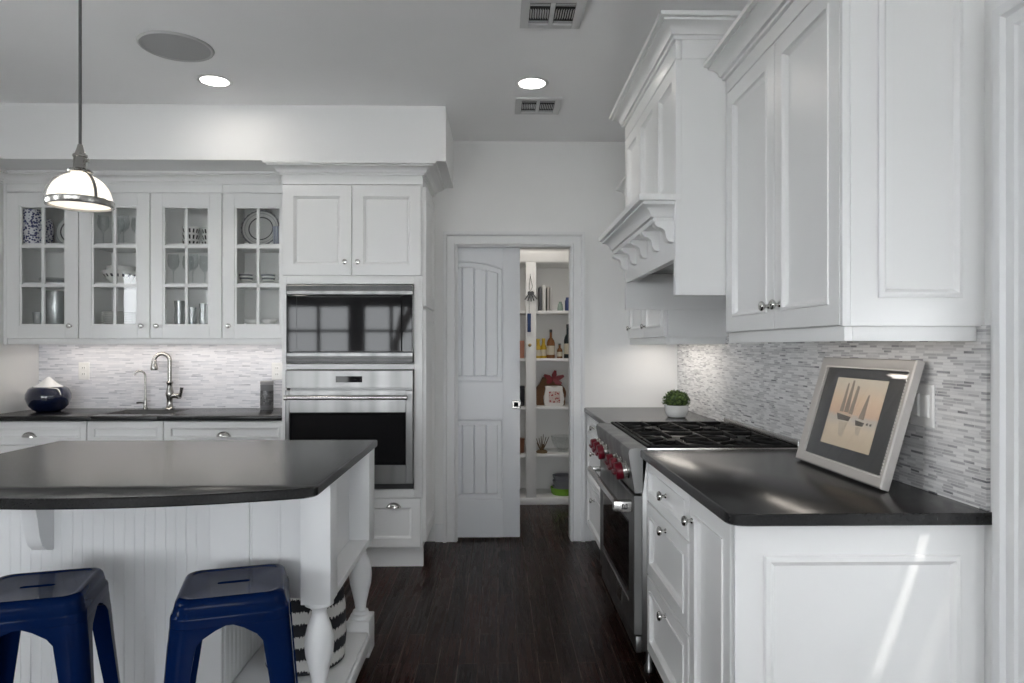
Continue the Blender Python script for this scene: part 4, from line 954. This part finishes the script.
for y in (2.870, 2.980, 3.090, 3.380, 3.490, 3.600):
    sl = atan((.553 - .526) / (.903 - .738)); zc = .820; xc = .526 + (.553 - .526) * (.903 - zc) / (.903 - .738)
    M = T(xc, y, zc) @ RY(-pi / 2 - sl)
    k = MB().lathe([(0, 0), (.038, 0), (.038, .003), (.034, .006), (.0335, .022), (0, .022)], 24, M).build('knob_bezel', NICKEL, t)
    b = MB(); b.lathe([(.0345, .0223), (.0365, .024), (.0365, .046), (.033, .051), (0, .052)], 24, M, True); b.box(-.006, .006, -.033, .033, .0515, .061, .003, M); b.build('knob_cap', RED, k)
dz0, dz1 = .168, .728
d = MB().panel(faceL(rx + .019), RY0 + .004, RY1 - .004, dz0, dz1, [(0, .030), (.004, .034), (.10, .034), (.102, .030)], 0).build('oven_door', STEEL, t)
MB().panel(faceL(rx - .0112), RY0 + .115, RY1 - .115, .30, .60, [(0, .002), (.004, .004)], 0).build('window', BLACKGLASS, d)
hz, hxx = .682, .490
b = MB(); b.tube([(hxx, RY0 + .03, hz), (hxx, RY1 - .02, hz)], .0150, 16); b.build('handle_bar', HANDLE, d)
for y in (RY0 + .018, RY1 - .045):
    k = .040 if y < 3 else .022
    MB().box(hxx - .02 if y < 3 else hxx, rx - .0155, y, y + k, hz - .022 * k / .04, hz + .022 * k / .04, .004).build('handle_bracket', HANDLE, d)
b = MB(); y = RY0 + .0172                      # square engraved mark on the near bracket
for x0, x1, z0, z1 in ((.462, .465, -.010, .010), (.480, .483, -.010, .010), (.465, .480, -.010, -.007), (.4712, .4738, -.007, .006), (.462, .468, .007, .010), (.477, .483, .007, .010)): b.box(x0 + .042, x1 + .042, y, y + .0008, hz + z0, hz + z1)
b.build('maker_mark', BLACKPL, d)
MB().panel(faceL(rx - .0152), 3.03, 3.13, .20, .27, [(0, .003), (.002, .004)], 0).build('badge', NICKEL, d)
MB().box(rx - .006, rx + .019, RY0 + .002, RY1 - .002, .095, .162, .003).build('kick_panel', STEEL, t)

# ---- plant
ppx, ppy = 1.055, 4.06
t = thing('potted_plant', 'small clipped green plant in a white bowl pot on the corner worktop', 'plant', (ppx, ppy, .9155))
MB().lathe([(0, 0), (.045, 0), (.058, .008), (.067, .035), (.070, .072), (.066, .072), (.062, .06), (0, .058)], 32).build('pot', CHINA, t, local=True)
b = MB(); rnd = random.Random(2)
for k in range(420):
    u = rnd.random() * 2 * pi; v = math.acos(rnd.uniform(-.15, 1)); R = rnd.uniform(.8, 1.0)
    nrm = Vector((sin(v) * cos(u), sin(v) * sin(u), cos(v))); p = Vector((nrm.x * .080 * R, nrm.y * .080 * R, .085 + nrm.z * .072 * R))
    q = (nrm + Vector((rnd.uniform(-.7, .7), rnd.uniform(-.7, .7), rnd.uniform(-.4, .7)))).normalized().to_track_quat('Z', 'Y').to_matrix().to_4x4()
    t_ = bmesh.new(); vs = [t_.verts.new(x) for x in ((0, 0, -.004), (.006, .0015, .004), (0, .003, .012), (-.006, .0015, .004), (0, -.0015, .004))]
    for f in ((0, 1, 4), (1, 2, 4), (2, 3, 4), (3, 0, 4)): t_.faces.new([vs[i] for i in f])
    b.merge(t_, T(*p) @ q)
b.lathe([(0, .06), (.05, .064), (.068, .085), (.062, .12), (.035, .142), (0, .150)], 20)
b.build('foliage', FOLIAGE, t, local=True, smooth=0)

# ---- framed picture (leans on the tiles)
FW, FH = .565, .385; lean = atan(.106 / .37)
t = thing('framed_picture', 'silver-framed print of sailing boats leaning on the tiles on the near worktop', 'picture', (1.116, 2.232, .9165))
t.rotation_euler = (0, lean, 0)
# local: u along -Y (viewer's right), v up, n toward -X
def pf(u, v, n): return Vector((-n, -u, v))
b = MB(); fp = [(0, 0), (0, .022), (.004, .026), (.012, .024), (.024, .020), (.030, .018), (.030, 0.004)]
L = [[pf(-FW / 2 + i, i, n), pf(FW / 2 - i, i, n), pf(FW / 2 - i, FH - i, n), pf(-FW / 2 + i, FH - i, n)] for i, n in fp]
b.rings(L + [L[0]], False, False)
fmat = mat('champagne_silver', (.55, .53, .51), .35, .6)
b.build('frame', fmat, t, local=True)
b = MB(); nb = 34
for k in range(nb):
    v = .034 + (FH - .068) * k / (nb - 1)
    for u in (-FW / 2 + .032, FW / 2 - .032): b.lathe([(0, -.004), (.0035, -.002), (.004, 0), (.0035, .002), (0, .004)], 6, T(*pf(u, v, .017)))
for k in range(48):
    u = -FW / 2 + .034 + (FW - .068) * k / 47
    for v in (.032, FH - .032): b.lathe([(0, -.004), (.0035, -.002), (.004, 0), (.0035, .002), (0, .004)], 6, T(*pf(u, v, .017)))
b.build('beaded_edge', fmat, t, local=True)
MB().panel(pf, -FW / 2 + .028, FW / 2 - .028, .028, FH - .028, [(0, .008)], .003).build('mat_board', mat('charcoal_mat', (.03, .03, .032), .5), t, local=True)
PU0, PU1, PV0, PV1 = -.165, .148, .084, .318
def sunset():
    m = mat('print_paper', (.6, .5, .4), .6)
    tc = nd(m, 'ShaderNodeTexCoord'); sp = nd(m, 'ShaderNodeSeparateXYZ'); lk(m, tc.outputs['Object'], sp.inputs[0])
    mr = nd(m, 'ShaderNodeMapRange'); mr.inputs[1].default_value = PV0; mr.inputs[2].default_value = PV1; lk(m, sp.outputs['Z'], mr.inputs[0])
    mp = nd(m, 'ShaderNodeMapping'); mp.inputs['Scale'].default_value = (1, 14, 60); lk(m, tc.outputs['Object'], mp.inputs[0])
    nz = nd(m, 'ShaderNodeTexNoise'); nz.inputs['Scale'].default_value = 1.5; lk(m, mp.outputs[0], nz.inputs['Vector'])
    a = nd(m, 'ShaderNodeMath', operation='MULTIPLY_ADD'); a.inputs[1].default_value = .14; lk(m, nz.outputs['Fac'], a.inputs[0]); lk(m, mr.outputs[0], a.inputs[2])
    r = ramp(m, [(.05, (.55, .45, .33)), (.35, (.62, .52, .40)), (.50, (.48, .44, .40)), (.56, (.60, .42, .30)), (.75, (.66, .50, .36)), (1.05, (.62, .55, .45))]); lk(m, a.outputs[0], r.inputs[0]); lk(m, r.outputs[0], bsdf(m).inputs['Base Color'])
    return m
pr = MB().panel(pf, PU0, PU1, PV0, PV1, [(0, .0092)], .0082).build('print', sunset(), t, local=True)
def boats():
    b = MB(); n0, n1 = .0095, .0098
    def poly(pts):
        q = [(u * 1.12 - .012, (v - .2) * 1.08 + .203) for u, v in pts]
        b.rings([[pf(u, v, n0) for u, v in q], [pf(u, v, n1) for u, v in q]], True, True)
    # large boat
    poly([(-.085, .192), (.0, .186), (-.006, .172), (-.07, .172)])
    b.mi = 1
    poly([(-.072, .198), (-.066, .288), (-.058, .292), (-.050, .198)]); poly([(-.046, .198), (-.040, .300), (-.030, .300), (-.020, .198)]); poly([(-.018, .196), (-.008, .285), (.006, .282), (.004, .194)])
    # second boat
    poly([(.042, .186), (.062, .258), (.070, .262), (.072, .184)])
    b.mi = 0
    poly([(.028, .180), (.080, .176), (.074, .164), (.036, .164)]); poly([(.09, .176), (.100, .178), (.10, .170), (.09, .170)]); poly([(.108, .176), (.118, .177), (.118, .170), (.108, .170)])
    b.mi = 2
    poly([(-.06, .168), (-.01, .168), (-.02, .12), (-.045, .125)]); poly([(.04, .160), (.07, .160), (.066, .135), (.048, .138)])
    return b.build('sailing_boats', [mat('boat_hull_ink', (.09, .075, .065), .6), mat('sail_wash', (.25, .20, .16), .6), mat('water_wash', (.48, .41, .32), .6)], pr, local=True)
boats()
MB().panel(pf, -FW / 2 + .0285, FW / 2 - .0285, .0285, FH - .0285, [(0, .0125)], .0110).build('glass', PANE, t, local=True)
MB().panel(pf, -FW / 2 + .01, FW / 2 - .01, .01, FH - .01, [(0, .0028)], .0008).build('backing', mat('backing_board', (.2, .16, .12), .8), t, local=True)

# ---- switch behind the picture
t = thing('light_switch', 'white double light switch plate on the grey tiles right of the framed picture', 'switch', (XR - .01, 1.97, 1.10))
fr = faceL(XR - .010)
MB().panel(fr, 1.925, 2.035, 1.100, 1.222, [(0, .004), (.004, .006)], .0003).build('cover_plate', WHITEPL, t)
for y in (1.957, 2.003): MB().panel(fr, y - .016, y + .016, 1.128, 1.194, [(0, .009), (.003, .011)], .006).build('rocker', WHITEPL, t)

# ================================================================== ISLAND
IX0, IX1, IYF, IYB = -1.93, -.55, 2.28, 3.085
t = thing('kitchen_island', 'white kitchen island with beadboard front and open turned-leg end', 'island', ((IX0 + IX1) / 2, 2.7, 0))
SXD, IYP, IYE = -.975, 2.452, 2.338      # right side and front of the solid body, front of the end box
b = MB(); b.box(IX0, SXD, IYP + .018, IYB, .0, .8835, .002); b.build('cabinet_body', ISL, t)
b = MB(); n = 24; fr = front(IYP + .018); wb = (SXD - .09 - IX0) / n
for i in range(n): b.panel(fr, IX0 + wb * i + .0002, IX0 + wb * (i + 1) - .0002, .10, .8835, [(0, .0085), (.003, .010)], .0003)
b.panel(fr, IX0, SXD, 0, .098, [(0, .014), (.002, .016)], .0003); b.panel(fr, SXD - .088, SXD, .10, .8835, [(0, .014), (.002, .016)], .0003)
b.build('beadboard_front', ISL, t)
b = MB(); fr = faceR(SXD); n = 16; wb = (IYB - IYP - .02) / n
for i in range(n): b.panel(fr, IYP + .02 + wb * i + .001, IYP + .02 + wb * (i + 1) - .001, .112, .48, [(0, .0055), (.004, .008)], .0003)
b.build('beadboard_side', ISL, t)
# upper drawer box over the open end
b = MB(); b.box(SXD + .009, IX1 - .085, IYE + .02, IYB - .004, .482, .8835, .001)
fr = front(IYE + .02)
b.panel(fr, SXD + .002, -.840, .482, .8835, [(0, .008), (.002, .010)], .0003); b.panel(fr, -.8395, -.735, .482, .8835, [(0, .005), (.002, .0065), (.006, .0065), (.008, .004), (.009, .004)], .0003); b.panel(fr, -.7345, -.650, .482, .8835, [(0, .010), (.002, .012)], .0003)
b.box(IX1 - .0848, IX1 - .002, IYF + .0955, IYB - .1255, .482, .506, .002)
b.build('end_box', ISL, t)
# turned legs
def leg(x0, x1, y0, y1):
    l = MB(); cx_, cy_ = (x0 + x1) / 2, (y0 + y1) / 2; h = (x1 - x0) / 2
    l.box(x0, x1, y0, y1, .482, .8835, .002); l.box(x0, x1, y0, y1, 0, .155, .004)
    l.lathe([(h * .95, .4818), (h * .97, .470), (h * .72, .464), (h * .50, .452), (h * .48, .440), (h * .58, .425), (h * .78, .40), (h * .95, .365), (h * .99, .335), (h * .92, .30), (h * .72, .26), (h * .54, .22), (h * .47, .195), (h * .47, .188), (h * .66, .184), (h * .70, .178), (h * .66, .172), (h * .84, .168), (h * .92, .160), (h * .92, .1552)], 28, T(cx_, cy_, 0), True, True)
    return l.build('turned_leg', ISL, t)
leg(IX1 - .098, IX1, IYF - .002, IYF + .094); leg(IX1 - .098, IX1, IYB - .125, IYB - .001)
b = MB(); b.box(SXD + .009, IX1 - .004, IYF + .0945, IYB - .1255, .060, .112, .004); b.box(SXD + .009, IX1 - .099, IYB - .1255, IYB - .002, .06, .112, .003); b.box(SXD + .009, IX1 - .099, IYF + .088, IYF + .0945, .06, .112, .003); b.box(IX1 - .03, IX1 + .006, IYF + .095, IYB - .126, .045, .098, .006); b.build('low_shelf', ISL, t)
# corbel bracket under the overhang
cb2 = [(0, .8835), (-.15, .8835), (-.152, .868), (-.138, .852), (-.118, .846), (-.095, .83), (-.078, .80), (-.068, .76), (-.06, .71), (-.05, .68), (-.03, .66), (0, .652)]
for x in (-1.612,): MB().prism([(x, IYP + .0075 + y * 1.25, .8835 + (z - .8835) * 1.15) for y, z in cb2], (.05, 0, 0)).build('bracket', ISL, t)
# island worktop: bowed front edge
pts = [(-1.94, 3.10), (-.535, 3.095)]
NA = 22; ccx = -1.24; hw = .70
front_pts = []
for i in range(NA + 1):
    x = -.538 - (1.404) * i / NA; front_pts.append((x, 1.912 + .138 * ((x - ccx) / hw) ** 2))
pp = [Vector(p) for p in [(-1.942, 3.10), (-.540, 3.10)] + front_pts]
# trim the near corners
def island_slab(ins, z):
    out = []
    for p in pp:
        cxx, cyy = -1.24, 2.5
        out.append((p.x - math.copysign(ins, p.x - cxx) if abs(abs(p.x - cxx) - hw) < .03 else p.x, p.y - math.copysign(ins, p.y - cyy), z))
    return out
# rounded front corners
def round_poly(P, idx, r):
    out = []; n = len(P)
    for i, p in enumerate(P):
        if i in idx:
            a = (P[i - 1] - p).normalized(); c = (P[(i + 1) % n] - p).normalized()
            for k in range(6):
                s = k / 5; q0 = p + a * r; q1 = p + c * r; out.append((1 - s) ** 2 * q0 + 2 * s * (1 - s) * p + s * s * q1)
        else: out.append(p)
    return out
pp = round_poly(pp, (2, len(pp) - 1), .035)
tag(MB().rings([island_slab(.004, CZ0), island_slab(0, CZ0 + .004), island_slab(0, CZ1 - .004), island_slab(.004, CZ1)], True, True).build('island_countertop', GRANITE), 'black stone island worktop with a bowed seating edge', 'countertop')
# basket on the low shelf
bk = MB().lathe([(0, 0), (.135, 0), (.148, .01), (.155, .10), (.152, .20), (.140, .30), (.137, .305), (.133, .30), (.146, .20), (.148, .10), (.14, .015), (0, .012)], 40).build('woven_basket', WEAVE, None, local=True)
bk.location = (-.748, 2.70, .1126); tag(bk, 'black and white zigzag woven basket on the low island shelf', 'basket')

# ================================================================== STOOLS
def make_stool():
    t = thing('metal_stool', '', 'stool', (0, 0, 0))
    H_ = .622
    NS = 9
    def rsq(h, r, z): return rrect(0, 0, h, h, r, z, NS - 1)
    b = MB()
    # slot outline with matching point count
    tot = NS * 4
    base = rsq(.118, .035, H_ - .004)
    slot = []
    slot = rrect(0, 0, .046, .0105, .010, H_ - .0045, NS - 1)
    b.rings([[(x, y, z - .02) for x, y, z in slot], slot, base, rsq(.126, .038, H_ - .003), rsq(.133, .04, H_), rsq(.141, .042, H_ - .002), rsq(.147, .045, H_ - .009), rsq(.150, .046, H_ - .02), rsq(.154, .047, H_ - .040), rsq(.158, .048, H_ - .044), rsq(.160, .048, H_ - .052), rsq(.161, .048, H_ - .075), rsq(.156, .046, H_ - .075), rsq(.150, .044, H_ - .046), rsq(.136, .04, H_ - .012), [(x * 1.05, y * 1.05, H_ - .0095) for x, y, z in base], [(x * 1.03, y * 1.2, H_ - .0245) for x, y, z in slot]], False, False)
    b.build('seat', NAVY, t, local=True)
    prof = [(.5465, .150, .1605), (.536, .125, .162), (.515, .092, .1635), (.495, .078, .166), (.40, .070, .173), (.25, .060, .186), (.10, .050, .199), (0, .044, .208)]
    for q in range(4):
        b = MB(); loops = []
        M = RZ(pi / 2 * q)
        for z, a, h in prof:
            r = .046
            line = [(h, h - a)] + [(h - r + r * cos(e), h - r + r * sin(e)) for e in [pi / 2 * j / 6 for j in range(7)]] + [(h - a, h)]
            th = .004
            inn = [(h - th, h - a)] + [(h - r + (r - th) * cos(e), h - r + (r - th) * sin(e)) for e in [pi / 2 * j / 6 for j in range(7)]] + [(h - a, h - th)]
            loops.append([M @ Vector((x, y, z)) for x, y in line + inn[::-1]])
        b.rings(loops, True, True)
        b.build('leg', NAVY, t, local=True)
        MB().lathe([(0, 0), (.016, 0), (.016, .014), (0, .014)], 12, M @ T(.20, .20, .0)).build('foot_cap', BLACKPL, t, local=True) if False else None
    b = MB()
    for q in range(2):
        M = RZ(pi / 4 + pi / 2 * q)
        b.tube([M @ Vector((-.205, 0, .50)), M @ Vector((-.12, 0, .520 + .012 * q)), M @ Vector((0, 0, .524 + .012 * q)), M @ Vector((.12, 0, .520 + .012 * q)), M @ Vector((.205, 0, .50))], .006, 8)
    b.build('cross_brace', BLACKPL, t, local=True)
    return t
s1 = make_stool(); s1.location = (-.802, 2.112, 0); s1.rotation_euler = (0, 0, radians(17)); s1['label'] = 'navy blue metal stool at the right end of the island, by the turned leg'; s1['group'] = 'navy metal stools at the island'
s2 = copy_tree(s1); s2.location = (-1.372, 2.085, 0); s2.rotation_euler = (0, 0, radians(16)); s2['label'] = 'navy blue metal stool left of the other one, below the island bracket'

# ================================================================== CEILING THINGS
pX, pY, pZ = -1.495, 2.50, 1.832
t = thing('pendant_lamp', 'dome pendant lamp of opal glass and nickel hanging over the island', 'pendant lamp', (pX, pY, pZ))
R_ = .103
dome = [(R_ * cos(a) * .985, .022 + .098 * sin(a)) for a in [pi / 2 * i / 12 for i in range(0, 11)]]
MB().lathe([(0, .003), (R_ * .93, .006), (R_ * .95, .010), (R_ * .97, .02)] + dome + [(.03, .119), (0, .12)], 48, None).build('glass_shade', OPAL, t, local=True)
MB().lathe([(R_ * .955, 0), (R_ + .004, 0), (R_ + .006, .003), (R_ + .006, .021), (R_ + .003, .024), (R_ * .99, .024), (R_ * .975, .012), (R_ * .955, 0)], 48).build('rim_band', NICKEL, t, local=True)
for k in range(3):
    a0 = radians(-34 + 120 * k); M = RZ(a0)
    path = [(R_ * 1.02 * cos(a) + .003, .022 + .102 * sin(a)) for a in [pi / 2 * i / 14 for i in range(0, 13)]]
    b = MB(); b.rings([[M @ Vector((r, -.005, z)), M @ Vector((r, .005, z)), M @ Vector((r + .003, .005, z + .001)), M @ Vector((r + .003, -.005, z + .001))] for r, z in path], True, True); b.build('strap', NICKEL, t, local=True)
MB().lathe([(0, .121), (.040, .121), (.042, .126), (.036, .132), (.024, .136), (.022, .14), (.021, .175), (.024, .178), (.024, .185), (.017, .19), (.012, .205), (.008, .222), (.005, .225), (0, .226)], 28).build('socket', NICKEL, t, local=True)
MB().tube([(.018, -.004, .163), (.030, -.006, .163), (.034, -.006, .163)], [.005, .005, .008], 10).build('switch_key', NICKEL, t, local=True)
MB().tube([(0, 0, .225), (0, 0, ZC - pZ - .02)], .0052, 10).build('cord', CORD, t, local=True)
MB().lathe([(0, -.025), (.03, -.025), (.055, -.012), (.06, -.0005), (0, -.0005)], 28, T(0, 0, ZC - pZ)).build('ceiling_canopy', NICKEL, t, local=True)

for k, (x, lab) in enumerate(((-1.50, 'lit round recessed downlight in front of the soffit, beside the ceiling speaker'), (.182, 'lit round recessed downlight between the two ceiling vents'))):
    t = thing('recessed_light', lab, 'ceiling light', (x, 3.685, ZC), 0, 'recessed downlights in view')
    MB().lathe([(.070, -.004), (.076, -.006), (.088, -.004), (.092, -.0004), (.068, -.0004)], 40).build('trim_ring', WHITEPL, t, local=True)
    MB().lathe([(0, -.003), (.069, -.003), (.069, -.001), (0, -.001)], 40).build('lens', DOWN, t, local=True)
    area('downlight_beam', (x, 3.685, ZC - .012), 0.13, .13, .5, (1, .93, .84), shape='DISK', spread=pi)
t = thing('ceiling_speaker', 'large flush round grey speaker grille in the ceiling', 'speaker', (-1.51, 3.27, ZC))
MB().lathe([(.150, -.006), (.156, -.009), (.163, -.006), (.166, -.0004), (.148, -.0004)], 48).build('rim', mat('speaker_rim', (.55, .55, .55), .6), t, local=True)
MB().lathe([(0, -.006), (.149, -.004), (.149, -.001), (0, -.001)], 48).build('grille', mat('speaker_mesh', (.42, .42, .425), .8), t, local=True)
for k, (x, y, lab) in enumerate(((.227, 2.90, 'grey square ceiling vent at the top edge, nearer the camera'), (.232, 4.02, 'grey square ceiling vent close to the pantry wall'))):
    t = thing('ceiling_vent', lab, 'vent', (x, y, ZC), 0, 'ceiling vents')
    vm = mat('vent_enamel', (.62, .62, .62), .5)
    h = .132; b = MB(); i0 = .095
    for x0, x1, y0, y1 in ((-h, -i0, -h, h), (i0, h, -h, h), (-i0, i0, -h, -i0), (-i0, i0, i0, h), (-.010, .010, -i0, i0)): b.box(x0, x1, y0, y1, -.010, -.0005, .002)
    b.build('frame', vm, t, local=True)
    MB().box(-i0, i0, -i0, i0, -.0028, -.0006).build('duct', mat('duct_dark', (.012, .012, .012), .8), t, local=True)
    for s in (-1, 1):
        xa, xb = (.012, i0 - .001) if s > 0 else (-i0 + .001, -.012)
        for (y0, y1, nb) in ((-.035, .040, 8),):
            for i in range(nb):
                xx = xa + (xb - xa) * (i + .5) / nb
                MB().box(-.0008, .0008, y0, y1, -.0045, .0045, 0, T(xx, 0, -.0075) @ RY(radians(35 * s))).build('louver', vm, t, local=True)
        for y0, y1 in ((-.094, -.06), (.064, .094)):
            for i in range(3):
                yy = y0 + (y1 - y0) * (i + .5) / 3
                MB().box(xa, xb, -.006, .006, -.0008, .0008, 0, T(0, yy, -.0062) @ RX(radians(22))).build('louver', vm, t, local=True)

# ================================================================== outside the rear windows (seen only as reflections)
b = MB(); b.box(-30, 30, -40, REAR_Y - .15, -.5, -.4); b.box(-30, -4.75, REAR_Y - .15, 20, -.5, -.4)
struct(b.build('ground_outside', subtle('pale_bounce_ground', (.62, .62, .60), .9, 1, .1)))  # ground colour made pale so daylight bounces up onto the ceiling
bark = mat('bark', (.05, .04, .035), .9)
def tree(x, y, seed, label):
    rnd = random.Random(seed); b = MB()
    def grow(p, d, l, r, dep):
        q = p + d * l; b.tube([p, q], [r, r * .7], 6)
        if dep == 0: return
        for k in range(3 if dep > 2 else 2):
            a = Vector((rnd.uniform(-1, 1), rnd.uniform(-1, 1), rnd.uniform(-.2, .6))).normalized()
            grow(q, (d * .9 + a * .7).normalized(), l * rnd.uniform(.65, .82), r * .62, dep - 1)
    grow(Vector((x, y, -.45)), Vector((0, 0, 1)), 1.9, .13, 5)
    tag(b.build('bare_tree', bark, None, origin=(x, y, -.4)), label, 'tree', 'bare winter trees outside')
for k, (x, y, sd) in enumerate(((-6.6, -11, 1), (-2.6, -9.5, 2), (1.6, -12, 3))):
    tree(x, y, sd, 'bare winter tree outside, mirrored in the black microwave door')
